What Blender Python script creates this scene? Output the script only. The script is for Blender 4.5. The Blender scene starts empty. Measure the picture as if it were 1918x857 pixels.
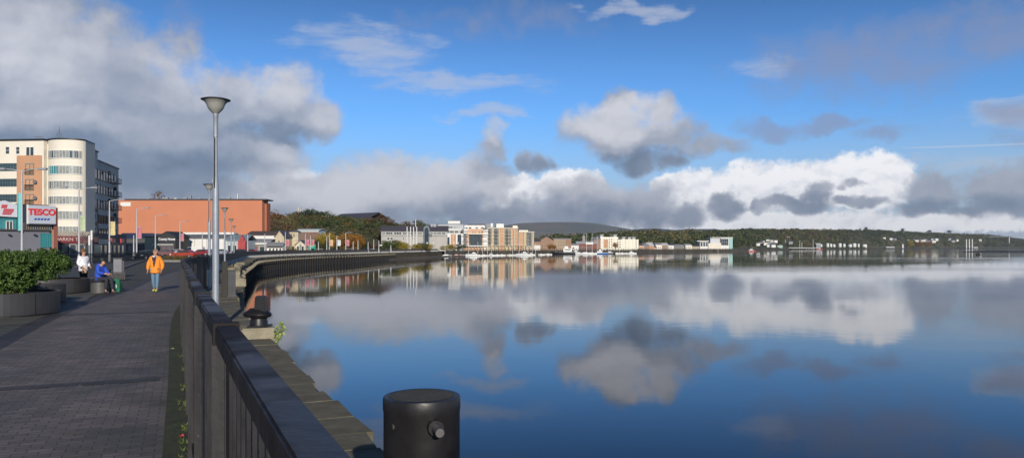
import bpy, bmesh, math, random
import numpy as np
from mathutils import Vector, Matrix
R = math.radians
random.seed(7); rng = np.random.default_rng(7)
scene = bpy.context.scene
COL = scene.collection

# ------------------------------------------------------------------ camera
CAMZ = 1.84; FOC = 1400.0; CX = 959.0; HY = 463.0; WZ = -2.4
cam_d = bpy.data.cameras.new("camera"); cam = bpy.data.objects.new("camera", cam_d); COL.objects.link(cam)
cam_d.sensor_width = 36; cam_d.lens = FOC / 1918 * 36; cam_d.shift_y = (HY - 428.5) / 1918
cam.location = (0, 0, CAMZ); cam.rotation_euler = (R(90), 0, 0)
cam_d.clip_start = .05; cam_d.clip_end = 60000
scene.camera = cam

# ------------------------------------------------------------------ view, sun, sky
scene.view_settings.view_transform = 'Standard'; scene.view_settings.look = 'None'
scene.view_settings.exposure = 0.0; scene.view_settings.gamma = 1
scene.cycles.max_bounces = 6; scene.cycles.diffuse_bounces = 2; scene.cycles.glossy_bounces = 3
scene.cycles.transparent_max_bounces = 6; scene.cycles.transmission_bounces = 3; scene.cycles.volume_bounces = 0
scene.cycles.caustics_reflective = False; scene.cycles.caustics_refractive = False
SUN_EL, SUN_AZ = 18.5, 165.5
sd = bpy.data.lights.new("sun", 'SUN'); sun = bpy.data.objects.new("sun", sd); COL.objects.link(sun)
sd.energy = 4.2; sd.angle = R(.5); sd.color = (1, .91, .78)
ts = Vector((math.sin(R(SUN_AZ)) * math.cos(R(SUN_EL)), math.cos(R(SUN_AZ)) * math.cos(R(SUN_EL)), math.sin(R(SUN_EL))))
sun.rotation_euler = ts.to_track_quat('Z', 'Y').to_euler(); sun.location = (20, -60, 40)

world = bpy.data.worlds.new("World"); scene.world = world; world.use_nodes = True
SKY_STRENGTH = .1
HAZE = 5.5e-5

def build_sky():
    nt = world.node_tree; N = nt.nodes; L = nt.links; N.clear()
    def new(t, **k):
        n = N.new(t)
        for a, b in k.items(): setattr(n, a, b)
        return n
    def setin(sock, v):
        if hasattr(v, 'is_output'): L.new(v, sock)
        else: sock.default_value = v
    def math_(op, a, b=None, c=None, clamp=False):
        n = new('ShaderNodeMath', operation=op, use_clamp=clamp)
        setin(n.inputs[0], a)
        if b is not None: setin(n.inputs[1], b)
        if c is not None: setin(n.inputs[2], c)
        return n.outputs[0]
    def vec(op, a, b=None, c=None, out=0):
        n = new('ShaderNodeVectorMath', operation=op)
        setin(n.inputs[0], a)
        if b is not None: setin(n.inputs[1], b)
        if c is not None: setin(n.inputs[2], c)
        return n.outputs[out]
    def noise(v, scale, detail, rough=.55, lac=2.0, color=False):
        n = new('ShaderNodeTexNoise'); L.new(v, n.inputs['Vector'])
        n.inputs['Scale'].default_value = scale; n.inputs['Detail'].default_value = detail
        n.inputs['Roughness'].default_value = rough; n.inputs['Lacunarity'].default_value = lac
        return n.outputs['Color' if color else 'Fac']
    def smooth(x, lo, hi):
        n = new('ShaderNodeMapRange', interpolation_type='SMOOTHSTEP'); setin(n.inputs[0], x)
        n.inputs[1].default_value = lo; n.inputs[2].default_value = hi; return n.outputs[0]
    def mix(f, a, b):
        n = new('ShaderNodeMix', data_type='RGBA'); setin(n.inputs[0], f)
        for s, v in ((6, a), (7, b)):
            if hasattr(v, 'is_output'): L.new(v, n.inputs[s])
            else: n.inputs[s].default_value = (*v, 1)
        return n.outputs[2]
    tc = new('ShaderNodeTexCoord'); sep = new('ShaderNodeSeparateXYZ')
    L.new(tc.outputs['Generated'], sep.inputs[0])
    az = math_('MULTIPLY', math_('ARCTAN2', sep.outputs[0], sep.outputs[1]), 57.29578)
    el = math_('MULTIPLY', math_('ARCSINE', sep.outputs[2]), 57.29578)
    cb = new('ShaderNodeCombineXYZ'); L.new(az, cb.inputs[0]); L.new(el, cb.inputs[1]); P0 = cb.outputs[0]
    # warped coordinates so that edges billow
    w1 = vec('MULTIPLY', vec('SUBTRACT', noise(P0, .22, 2, .5, color=True), (.5, .5, .5)), (5.0, 3.2, 0))
    w2 = vec('MULTIPLY', vec('SUBTRACT', noise(P0, .95, 5, .6, color=True), (.5, .5, .5)), (1.25, 1.1, 0))
    PW = vec('ADD', P0, vec('ADD', w1, w2))
    PS = vec('ADD', P0, w2)
    def conv(b):                      # pixel-measured cloud -> azimuth / elevation in degrees
        px, py, rx, ry = b[:4]
        dx = (px - CX) / FOC; dz = (HY - py) / FOC
        a = math.degrees(math.atan(dx)); e = math.degrees(math.atan(dz / math.sqrt(1 + dx * dx)))
        k = 57.3 / FOC
        return a, e, rx * k * (1 / (1 + dx * dx)), ry * k / math.sqrt(1 + dx * dx)
    def union(blobs, P, k=.35, op='SMOOTH_MAX'):
        acc = None
        for b in blobs:
            a, e, rx, ry = conv(b); s = b[4] if len(b) > 4 else 1.0
            q = vec('MULTIPLY_ADD', P, (1 / rx, 1 / ry, 0), (-a / rx, -e / ry, 0))
            d = vec('DOT_PRODUCT', q, q, out=1)
            f = math_('MAXIMUM', math_('MULTIPLY_ADD', d, -s, s), -1.5)
            acc = f if acc is None else math_(op, acc, f, k)
        return acc
    G = [(40,150,330,230,1.2),(250,230,260,150,1.3),(430,205,190,100),(540,190,80,70),(590,220,70,55),(470,290,150,70),(140,350,480,120,1.7),(310,90,90,60,.7),
         (600,390,200,85,1.5),(720,360,150,75),(830,360,130,60),(920,275,40,50,.8),(900,340,80,60),(1000,303,34,28,.9),(640,440,420,45,1.6),(200,450,500,60,1.8),(1000,405,240,42)]
    G2 = [(1160,225,80,55),(1155,190,34,36),(1238,208,38,36),(1190,262,150,48),(1300,280,110,26,.8),(1215,305,75,27),(1085,240,55,38,.8),
          (1090,372,90,45),(1180,385,120,48),(1285,395,60,26),(1360,388,36,22),(1060,412,200,26)]
    G3 = [(1540,362,46,32),(1500,390,95,18),(1425,392,30,14),(1606,345,30,10,.8),(1615,376,60,13,.8),
          (1760,352,90,48),(1880,345,95,62),(1730,388,80,24),(1860,392,130,28)]
    W = [(1320,362,110,48),(1420,348,110,50),(1510,346,110,50),(1585,340,85,54),(1645,338,75,62),(1400,425,420,32),(1720,418,320,20),(970,355,70,30),(1070,340,70,28),
         (950,385,60,25),(1150,425,260,10),(1270,345,60,24),(500,350,60,24,.6),(560,330,50,18,.5)]
    C = [(690,85,150,45),(850,150,190,24),(910,215,90,14),(1180,12,110,16),(1430,125,90,20,.7),(1880,210,110,26),(1700,300,260,14,.5)]
    B = [(1450,235,80,27),(1545,225,120,19),(1650,243,60,18,.8),(1640,110,300,75,.8),(1860,60,180,80,.7),(1885,215,70,22,.8),(1890,245,80,22,.6),(330,60,60,60,.5),(960,40,200,30,.4)]
    DK = [(330,320,230,60),(110,290,200,60,.7),(500,245,110,26,.8),(230,140,90,40,.5),(1195,305,130,28,1.1),(1000,310,40,22,.6),
          (1180,405,160,25,.6),(1060,400,110,20,.4),(1780,385,200,30,.9),(1540,385,90,24,.8),(700,400,200,20,.25),(920,320,60,26,.5),(880,400,120,30,.6),(1370,395,50,22,.6)]
    LT = [(70,100,190,95,.7),(520,160,120,42,.9),(330,130,150,60,.5),(620,210,60,30,.6),(1165,218,140,48,1.2),(600,350,180,55,1.2),(780,335,220,55,1.2),(1100,350,120,26,.5),(920,245,50,20,.7),(530,290,110,20,.5),(60,230,200,30,.4)]
    f1 = noise(P0, .5, 6, .58)
    fine = noise(P0, 2.2, 3, .6)
    PR = vec('MULTIPLY', PW, (.75, 1.15, 0))
    r1 = noise(PR, .30, 3, .5); r2 = noise(vec('ADD', PR, (.5, -1.3, 0)), .30, 3, .5)
    relief = math_('SUBTRACT', r1, r2)
    frel = math_('SUBTRACT', noise(P0, .9, 4, .55), noise(vec('ADD', P0, (.2, -.5, 0)), .9, 4, .55))
    fb = math_('SUBTRACT', f1, .5); fn = math_('SUBTRACT', fine, .5)
    edge = math_('MULTIPLY_ADD', fb, 1.5, math_('MULTIPLY', fn, .22))
    edge2 = math_('MULTIPLY_ADD', fb, 1.1, math_('MULTIPLY', fn, .7))
    dG = smooth(math_('ADD', union(G, PW), edge), -.12, .80)
    dG2 = smooth(math_('ADD', union(G2, PW, .25), edge), -.18, .85)
    dG3 = smooth(math_('ADD', union(G3, PW, .3), edge2), -.12, .85)
    dW = smooth(math_('ADD', union(W, PS), edge2), -.1, .50)
    st = noise(vec('MULTIPLY', P0, (.28, 1.5, 0)), .8, 6, .65)
    dC = math_('MULTIPLY', smooth(math_('ADD', union(C, PW), math_('MULTIPLY', math_('SUBTRACT', st, .5), 3.0)), -.2, 1.3), .62)
    dB = math_('MULTIPLY', smooth(math_('ADD', union(B, PW), math_('MULTIPLY', fb, 1.8)), -.2, 1.1), .62)
    dark = smooth(math_('ADD', union(DK, PW), fb), -.3, 1.0); light = smooth(math_('ADD', union(LT, PW), fb), -.4, 1.0)
    tone = math_('ADD', math_('MULTIPLY_ADD', relief, .45, math_('MULTIPLY_ADD', frel, .13, .60)), math_('SUBTRACT', math_('MULTIPLY', light, .36), math_('MULTIPLY', dark, .34)))
    k = 1 / SKY_STRENGTH
    cr = new('ShaderNodeValToRGB'); L.new(tone, cr.inputs[0]); e = cr.color_ramp.elements
    e[0].position = 0; e[0].color = (.10, .145, .21, 1); e[1].position = 1; e[1].color = (.66, .67, .73, 1)
    for p, c in ((.25, (.185, .24, .34)), (.5, (.30, .345, .44)), (.75, (.46, .485, .56))):
        m = e.new(p); m.color = (*c, 1)
    grey = vec('SCALE', cr.outputs[0]); grey.node.inputs[3].default_value = k
    wr = new('ShaderNodeValToRGB'); L.new(math_('MULTIPLY_ADD', relief, .9, math_('MULTIPLY_ADD', frel, .9, .68)), wr.inputs[0]); e = wr.color_ramp.elements
    e[0].position = 0; e[0].color = (.50, .55, .67, 1); e[1].position = .72; e[1].color = (1.0, 1.0, 1.03, 1)
    white = vec('SCALE', wr.outputs[0]); white.node.inputs[3].default_value = k
    sky = new('ShaderNodeTexSky', sky_type='NISHITA', sun_disc=False)
    sky.sun_elevation = R(SUN_EL); sky.sun_rotation = R(SUN_AZ); sky.altitude = 0; sky.air_density = 1.0; sky.dust_density = .4; sky.ozone_density = 2.0
    blue = vec('MULTIPLY', sky.outputs[0], (.50, .90, 1.45))
    hz = smooth(el, 10.5, .5)
    blue = mix(math_('MULTIPLY', hz, .9), blue, (.47 * k, .55 * k, .68 * k))
    dk_ = math_('MULTIPLY_ADD', smooth(el, 9, 25), -.60, 1.0)
    bs = vec('SCALE', blue); L.new(dk_, bs.node.inputs[3]); blue = bs
    c = mix(dC, blue, (.52 * k, .56 * k, .66 * k))
    c = mix(dB, c, (.27 * k, .30 * k, .43 * k))
    # contrail: one thin streak
    a0, e0, _, _ = conv((1665, 278, 1, 1)); a1, e1, _, _ = conv((1925, 269, 1, 1))
    sl = (e1 - e0) / (a1 - a0)
    dist = math_('ABSOLUTE', math_('SUBTRACT', math_('SUBTRACT', el, e0), math_('MULTIPLY', math_('SUBTRACT', az, a0), sl)))
    line = math_('MULTIPLY', math_('SUBTRACT', 1.0, smooth(dist, .01, .10)), math_('MULTIPLY', smooth(az, a0, a0 + 2.5), .4))
    c = mix(line, c, (.62 * k, .68 * k, .78 * k))
    c = mix(math_('MULTIPLY', dW, .97), c, white)
    c = mix(math_('MULTIPLY', dG, .95), c, grey)
    c = mix(math_('MULTIPLY', dG2, .97), c, grey)
    c = mix(math_('MULTIPLY', dG3, .92), c, grey)
    bg = new('ShaderNodeBackground'); L.new(c, bg.inputs[0]); bg.inputs[1].default_value = SKY_STRENGTH
    out = new('ShaderNodeOutputWorld'); L.new(bg.outputs[0], out.inputs[0])
build_sky()
world.cycles.sampling_method = 'MANUAL'; world.cycles.sample_map_resolution = 256
# ------------------------------------------------------------------ helpers: points
def at(px, Y, z=0.0): return Vector(((px - CX) / FOC * Y, Y, z))
def zat(py, Y): return CAMZ + (HY - py) / FOC * Y
def gnd(px, py, z=0.0):
    Y = FOC * (CAMZ - z) / (py - HY); return at(px, Y, z)
D = Vector((-.4061, .9138, 0)); U = Vector((.9138, .4061, 0))       # walkway direction and its right-hand normal
def uv(u, v, z=0.0): return U * u + D * v + Vector((0, 0, z))
WROT = math.atan2(-.4061 * -1, .9138)                                # rotation of the walkway frame about z
ORD = ['first','second','third','fourth','fifth','sixth','seventh','eighth','ninth','tenth','eleventh','twelfth','thirteenth','fourteenth','fifteenth','sixteenth',
       'seventeenth','eighteenth','nineteenth','twentieth','twenty-first','twenty-second','twenty-third','twenty-fourth','twenty-fifth','twenty-sixth','twenty-seventh','twenty-eighth','twenty-ninth','thirtieth']

# ------------------------------------------------------------------ helpers: materials
MATS = {}
def mat(name, col, rough=.7, var=.15, scale=3.0, bump=0.0, bscale=20.0, metal=0.0, spec=.5, island=0.0, col2=None, streak=False, trans=0.0):
    if name in MATS: return MATS[name]
    m = bpy.data.materials.new(name); m.use_nodes = True; nt = m.node_tree; N = nt.nodes; L = nt.links
    b = N['Principled BSDF']; b.inputs['Roughness'].default_value = rough; b.inputs['Metallic'].default_value = metal
    b.inputs['Specular IOR Level'].default_value = spec
    tc = N.new('ShaderNodeTexCoord'); src = tc.outputs['Object']
    if streak:
        mp = N.new('ShaderNodeMapping'); mp.inputs['Scale'].default_value = (1, 1, .15); L.new(src, mp.inputs[0]); src = mp.outputs[0]
    n = N.new('ShaderNodeTexNoise'); n.inputs['Scale'].default_value = scale; n.inputs['Detail'].default_value = 5; n.inputs['Roughness'].default_value = .6
    L.new(src, n.inputs['Vector'])
    ra = N.new('ShaderNodeValToRGB'); L.new(n.outputs['Fac'], ra.inputs[0]); e = ra.color_ramp.elements
    e[0].position = .3; e[1].position = .7
    c2 = col2 if col2 else tuple(min(1, c * (1 + var)) for c in col); c1 = col if col2 else tuple(c * (1 - var) for c in col)
    e[0].color = (*c1, 1); e[1].color = (*c2, 1); out = ra.outputs[0]
    if island:
        g = N.new('ShaderNodeNewGeometry'); mr = N.new('ShaderNodeMapRange'); L.new(g.outputs['Random Per Island'], mr.inputs[0])
        mr.inputs[3].default_value = 1 - island; mr.inputs[4].default_value = 1 + island
        oi = N.new('ShaderNodeObjectInfo'); mr2 = N.new('ShaderNodeMapRange'); L.new(oi.outputs['Random'], mr2.inputs[0]); mr2.inputs[3].default_value = .85; mr2.inputs[4].default_value = 1.15
        mu = N.new('ShaderNodeMath'); mu.operation = 'MULTIPLY'; L.new(mr.outputs[0], mu.inputs[0]); L.new(mr2.outputs[0], mu.inputs[1])
        vm = N.new('ShaderNodeVectorMath'); vm.operation = 'SCALE'; L.new(out, vm.inputs[0]); L.new(mu.outputs[0], vm.inputs[3]); out = vm.outputs[0]
    L.new(out, b.inputs['Base Color'])
    if bump:
        n2 = N.new('ShaderNodeTexNoise'); n2.inputs['Scale'].default_value = bscale; n2.inputs['Detail'].default_value = 4; L.new(tc.outputs['Object'], n2.inputs['Vector'])
        bu = N.new('ShaderNodeBump'); bu.inputs['Strength'].default_value = bump; bu.inputs['Distance'].default_value = .02; L.new(n2.outputs['Fac'], bu.inputs['Height']); L.new(bu.outputs[0], b.inputs['Normal'])
    if trans:
        b.inputs['Transmission Weight'].default_value = trans
    MATS[name] = m; return m
def brickmat(name, c1, c2, mortar, sx=.22, sy=.075, rough=.85):
    if name in MATS: return MATS[name]
    m = mat(name, c1, rough); nt = m.node_tree; N = nt.nodes; L = nt.links; b = N['Principled BSDF']
    tc = [n for n in N if n.type == 'TEX_COORD'][0]
    sp = N.new('ShaderNodeSeparateXYZ'); L.new(tc.outputs['Object'], sp.inputs[0]); ad = N.new('ShaderNodeMath'); L.new(sp.outputs[0], ad.inputs[0]); L.new(sp.outputs[1], ad.inputs[1])
    cb = N.new('ShaderNodeCombineXYZ'); L.new(ad.outputs[0], cb.inputs[0]); L.new(sp.outputs[2], cb.inputs[1])
    br = N.new('ShaderNodeTexBrick'); L.new(cb.outputs[0], br.inputs['Vector']); br.inputs['Scale'].default_value = 1
    br.inputs['Brick Width'].default_value = sx; br.inputs['Row Height'].default_value = sy; br.inputs['Mortar Size'].default_value = .008
    br.inputs['Color1'].default_value = (*c1, 1); br.inputs['Color2'].default_value = (*c2, 1); br.inputs['Mortar'].default_value = (*mortar, 1)
    mx = N.new('ShaderNodeMix'); mx.data_type = 'RGBA'; mx.blend_type = 'MULTIPLY'; mx.inputs[0].default_value = 1
    n = [n for n in N if n.type == 'TEX_NOISE'][0]; mr = N.new('ShaderNodeMapRange'); L.new(n.outputs['Fac'], mr.inputs[0]); n.inputs['Scale'].default_value = .25
    mr.inputs[1].default_value = .3; mr.inputs[2].default_value = .7; mr.inputs[3].default_value = .88; mr.inputs[4].default_value = 1.08
    L.new(br.outputs['Color'], mx.inputs[6]); L.new(mr.outputs[0], mx.inputs[7]); L.new(mx.outputs[2], b.inputs['Base Color'])
    return m

M_black = lambda: mat('black_paint', (.016, .014, .016), .42, .35, 14, .5, 60)
M_steel = lambda: mat('galvanised_steel', (.30, .33, .37), .5, .1, 6, .1, 40, .25)
M_white = lambda: mat('white_paint', (.72, .71, .67), .6, .06, 1.5)
M_glass = lambda: mat('window_glass', (.035, .05, .06), .12, .5, .4, spec=.8)
M_slate = lambda: mat('slate_roof', (.075, .075, .09), .6, .2, 1.2, .3, 6)
M_wood = lambda: mat('bark', (.10, .075, .055), .9, .3, 3, .5, 12, streak=True)

# ------------------------------------------------------------------ helpers: meshes
class MB:
    def __init__(s): s.v = []; s.f = []; s.m = []
    def add(s, vs, fs, mi=0):
        o = len(s.v); s.v += [tuple(p) for p in vs]; s.f += [tuple(o + i for i in f) for f in fs]; s.m += [mi] * len(fs); return s
    def box(s, x0, x1, y0, y1, z0, z1, mi=0):
        return s.add([(x0,y0,z0),(x1,y0,z0),(x1,y1,z0),(x0,y1,z0),(x0,y0,z1),(x1,y0,z1),(x1,y1,z1),(x0,y1,z1)],
                     [(0,3,2,1),(4,5,6,7),(0,1,5,4),(1,2,6,5),(2,3,7,6),(3,0,4,7)], mi)
    def prism(s, poly, z0, z1, mi=0):
        n = len(poly); vs = [(p[0], p[1], z0) for p in poly] + [(p[0], p[1], z1) for p in poly]
        return s.add(vs, [tuple(range(n - 1, -1, -1)), tuple(range(n, 2 * n))] + [(i, (i + 1) % n, n + (i + 1) % n, n + i) for i in range(n)], mi)
    def xprism(s, poly, y0, y1, mi=0):      # polygon in (x, z) extruded along y
        n = len(poly); vs = [(p[0], y0, p[1]) for p in poly] + [(p[0], y1, p[1]) for p in poly]
        return s.add(vs, [tuple(range(n)), tuple(range(2 * n - 1, n - 1, -1))] + [(i, n + i, n + (i + 1) % n, (i + 1) % n) for i in range(n)], mi)
    def tube(s, pts, r, n=8, mi=0, cap=True):
        pts = [Vector(p) for p in pts]; rs = r if isinstance(r, (list, tuple)) else [r] * len(pts); vs = []
        for i, p in enumerate(pts):
            d = (pts[min(i + 1, len(pts) - 1)] - pts[max(i - 1, 0)]).normalized()
            a = d.cross(Vector((0, 0, 1)) if abs(d.z) < .9 else Vector((1, 0, 0))).normalized(); b = d.cross(a)
            for k in range(n):
                t = 2 * math.pi * k / n; vs.append(p + (a * math.cos(t) + b * math.sin(t)) * rs[i])
        fs = [(i * n + k, i * n + (k + 1) % n, (i + 1) * n + (k + 1) % n, (i + 1) * n + k) for i in range(len(pts) - 1) for k in range(n)]
        if cap: fs += [tuple(range(n - 1, -1, -1)), tuple(range((len(pts) - 1) * n, len(pts) * n))]
        return s.add(vs, fs, mi)
    def lathe(s, prof, n=24, c=(0, 0), mi=0):
        vs = [(c[0] + r * math.cos(2 * math.pi * k / n), c[1] + r * math.sin(2 * math.pi * k / n), z) for r, z in prof for k in range(n)]
        fs = [(i * n + k, i * n + (k + 1) % n, (i + 1) * n + (k + 1) % n, (i + 1) * n + k) for i in range(len(prof) - 1) for k in range(n)]
        fs += [tuple(range(n - 1, -1, -1)), tuple(range((len(prof) - 1) * n, len(prof) * n))]
        return s.add(vs, fs, mi)
    def beam(s, a, b, w, h, mi=0):           # rectangular bar from a to b
        a = Vector(a); b = Vector(b); d = (b - a).normalized()
        x = d.cross(Vector((0, 0, 1)) if abs(d.z) < .95 else Vector((0, 1, 0))).normalized() * w / 2; y = d.cross(x).normalized() * h / 2
        vs = [a - x - y, a + x - y, a + x + y, a - x + y, b - x - y, b + x - y, b + x + y, b - x + y]
        return s.add(vs, [(0,3,2,1),(4,5,6,7),(0,1,5,4),(1,2,6,5),(2,3,7,6),(3,0,4,7)], mi)
    def quads(s, V, mi=0):                   # V: (n, 4, 3) array
        o = len(s.v); s.v += [tuple(p) for p in V.reshape(-1, 3).tolist()]
        n = len(V); s.f += [(o + 4*i, o + 4*i + 1, o + 4*i + 2, o + 4*i + 3) for i in range(n)]; s.m += [mi] * n; return s
    def mesh(s, name, mats):
        me = bpy.data.meshes.new(name); me.from_pydata(s.v, [], s.f)
        for m in (mats if isinstance(mats, (list, tuple)) else [mats]): me.materials.append(m)
        me.polygons.foreach_set('material_index', s.m); me.update(); return me
    def build(s, name, mats, parent=None, loc=(0,0,0), smooth=False, bevel=0, fixn=True):
        me = s.mesh(name, mats)
        if fixn:
            bm = bmesh.new(); bm.from_mesh(me); bmesh.ops.recalc_face_normals(bm, faces=bm.faces)
            if bevel: bmesh.ops.bevel(bm, geom=list(bm.edges), offset=bevel, segments=2, affect='EDGES', clamp_overlap=True)
            bm.to_mesh(me); bm.free()
        o = link(name, me, parent, loc)
        if smooth: smooth_(me)
        return o
def smooth_(me, ang=40):
    me.polygons.foreach_set('use_smooth', [True] * len(me.polygons))
    try: me.set_sharp_from_angle(angle=R(ang))
    except Exception: pass
def link(name, me, parent=None, loc=(0,0,0)):
    o = bpy.data.objects.new(name, me); COL.objects.link(o); o.location = loc
    if parent: o.parent = parent
    return o
def tag(o, label=None, cat=None, group=None, kind=None):
    if label: o['label'] = label
    if cat: o['category'] = cat
    if group: o['group'] = group
    if kind: o['kind'] = kind
    return o
def thing(name, label, cat, loc=(0,0,0), rz=0, group=None):
    o = bpy.data.objects.new(name, None); COL.objects.link(o); o.location = loc; o.rotation_euler = (0, 0, rz); o.empty_display_size = .3
    return tag(o, label, cat, group, 'thing')
def dup(root, loc=None, rz=None, label=None, group=None, scale=None):
    def cp(o, par):
        c = o.copy(); COL.objects.link(c)
        if par: c.parent = par
        for ch in list(o.children): cp(ch, c)
        return c
    r = cp(root, None)
    if loc is not None: r.location = loc
    if rz is not None: r.rotation_euler = (0, 0, rz)
    if scale is not None: r.scale = scale if hasattr(scale, '__len__') else (scale,) * 3
    if label: r['label'] = label
    if group: r['group'] = group
    return r
def path_at(P, d):                            # point and direction at distance d along a polyline
    for i in range(len(P) - 1):
        l = (P[i+1] - P[i]).length
        if d <= l or i == len(P) - 2:
            t = (P[i+1] - P[i]) / l; return P[i] + t * d, t
        d -= l
def plen(P): return sum((P[i+1] - P[i]).length for i in range(len(P) - 1))
def spline(K, n=10):                          # Catmull-Rom through the key points
    K = [Vector((k[0], k[1], 0)) for k in K]; out = []
    for i in range(len(K) - 1):
        p0 = K[max(i-1, 0)]; p1 = K[i]; p2 = K[i+1]; p3 = K[min(i+2, len(K)-1)]
        for j in range(n):
            t = j / n
            out.append(.5 * ((2*p1) + (p2-p0)*t + (2*p0-5*p1+4*p2-p3)*t*t + (3*p1-p0-3*p2+p3)*t**3))
    return out + [K[-1]]
def offset(P, d):
    out = []
    for i, p in enumerate(P):
        t = (P[min(i+1, len(P)-1)] - P[max(i-1, 0)]).normalized(); out.append(p + Vector((t.y, -t.x, 0)) * d)
    return out
def strip(P, Q, z0=0, z1=0):                  # band between two polylines
    m = MB(); n = len(P); m.add([(p.x, p.y, z0) for p in P] + [(q.x, q.y, z1) for q in Q], [(i, i+1, n+i+1, n+i) for i in range(n-1)]); return m
def text(s, size, parent, m, x, y, z, name='lettering', shear=0, ext=.03, sx=1, bold=.0):
    cu = bpy.data.curves.new(name, 'FONT'); cu.body = s; cu.size = size; cu.extrude = ext; cu.shear = shear; cu.align_x = 'CENTER'; cu.align_y = 'CENTER'; cu.offset = bold
    o = bpy.data.objects.new(name, cu); dg = bpy.context.evaluated_depsgraph_get()
    COL.objects.link(o); dg.update(); me = bpy.data.meshes.new_from_object(o.evaluated_get(dg)); bpy.data.objects.remove(o)
    me.name = name; me.materials.clear(); me.materials.append(m)
    q = link(name, me, parent, (x, y, z)); q.rotation_euler = (R(90), 0, 0); q.scale = (sx, 1, 1); return q

# ------------------------------------------------------------------ helpers: foliage
def leaves(n, centres, rad, size, flat=0.0, seed=0):
    r = np.random.default_rng(seed); k = r.integers(0, len(centres), n)
    d = r.normal(size=(n, 3)); d /= np.linalg.norm(d, axis=1)[:, None]
    p = np.array(centres)[k] + d * (np.array(rad)[k] * r.uniform(.45, 1.0, n) ** .6)[:, None]
    a = r.normal(size=(n, 3)) + d * .0; a /= np.linalg.norm(a, axis=1)[:, None]; nn = d + r.normal(size=(n, 3)) * .6
    b = np.cross(a, nn); b /= np.linalg.norm(b, axis=1)[:, None] + 1e-9; a = np.cross(b, nn); a /= np.linalg.norm(a, axis=1)[:, None] + 1e-9
    s = (size * r.uniform(.6, 1.4, n))[:, None]
    return np.stack([p - a * s, p - b * s * .55, p + a * s, p + b * s * .55], 1)
def crown_mesh(name, m, seed, nc=26, n=1500, size=.035, rx=.42, z0=.22, z1=1.0, shape='round'):
    r = np.random.default_rng(seed); C = []; rad = []
    for i in range(nc):
        while True:
            q = r.uniform(-1, 1, 3)
            if (q ** 2).sum() < 1: break
        z = z0 + (z1 - z0) * (.5 + .43 * q[2]); w = rx * .8
        if shape == 'cone': w *= 1.15 * (1.02 - (z - z0) / (z1 - z0))
        C.append((q[0] * w, q[1] * w, z)); rad.append(rx * r.uniform(.22, .42) * (.6 if shape == 'cone' else 1))
    return MB().quads(leaves(n, C, rad, size, seed=seed)).mesh(name, m)
def trunk_mesh(name, seed, top=.75, r0=.03):
    r = random.Random(seed); m = MB()
    m.tube([(0,0,-.02), (r.uniform(-.01,.01), 0, .2), (r.uniform(-.03,.03), r.uniform(-.03,.03), .45), (r.uniform(-.05,.05), 0, top)], [r0, r0*.75, r0*.5, r0*.15], 7)
    for k in range(7):
        a = r.uniform(0, 6.28); z = r.uniform(.22, .5); l = r.uniform(.18, .34)
        m.tube([(0,0,z), (math.cos(a)*l*.5, math.sin(a)*l*.5, z+l*.35), (math.cos(a)*l, math.sin(a)*l, z+l*.9)], [r0*.4, r0*.25, r0*.08], 5)
    return m.mesh(name, M_wood())
FOL = {}
def foliage(kind):
    c = {'dark': ((.034,.048,.017),(.066,.082,.025)), 'green': ((.055,.085,.02),(.10,.13,.03)), 'olive': ((.075,.075,.022),(.13,.115,.03)),
         'brown': ((.085,.052,.028),(.16,.085,.035)), 'orange': ((.22,.095,.018),(.38,.19,.03)), 'yellow': ((.26,.19,.02),(.42,.32,.04)), 'rust': ((.14,.06,.02),(.22,.10,.035)),
         'bush': ((.040,.080,.016),(.085,.14,.028))}[kind]
    return mat('foliage_' + kind, c[0], .6, col2=c[1], scale=2.2, island=.45, spec=.3)
CROWNS = {}
def edgeY(px):
    for a, b in zip(EDGE, EDGE[1:]):
        if a.y > 240:
            pa, pb = a.x/a.y*FOC+CX, b.x/b.y*FOC+CX
            if pa <= px <= pb: return a.y + (b.y-a.y)*(px-pa)/(pb-pa)
    return 0
def tree(px, Y, top_py, w, kind, label, z0=0.0, group=None, cat='tree', name='tree', variant=None, shape='round', low=.16, loc=None):
    Y = max(Y, edgeY(px) + 5) if 700 < px < 1300 else Y
    p = at(px, Y, z0) if loc is None else Vector(loc); h = zat(top_py, Y) - z0 if top_py is not None else w
    v = variant if variant is not None else random.randrange(3)
    key = (kind, v, shape)
    if key not in CROWNS:
        CROWNS[key] = crown_mesh('crown', foliage(kind), 100 + v * 7 + len(CROWNS), nc=34, n=2600, size=.024, z0=low, shape=shape)
    if ('trunk', v) not in CROWNS: CROWNS[('trunk', v)] = trunk_mesh('trunk', v)
    t = thing(name, label, cat, p, random.uniform(0, 6.28), group)
    c = link('crown', CROWNS[key], t); c.scale = (w / .84, w / .84, h * .97)
    k = link('trunk', CROWNS[('trunk', v)], t); k.scale = (h * .8, h * .8, h)
    return t

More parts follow.
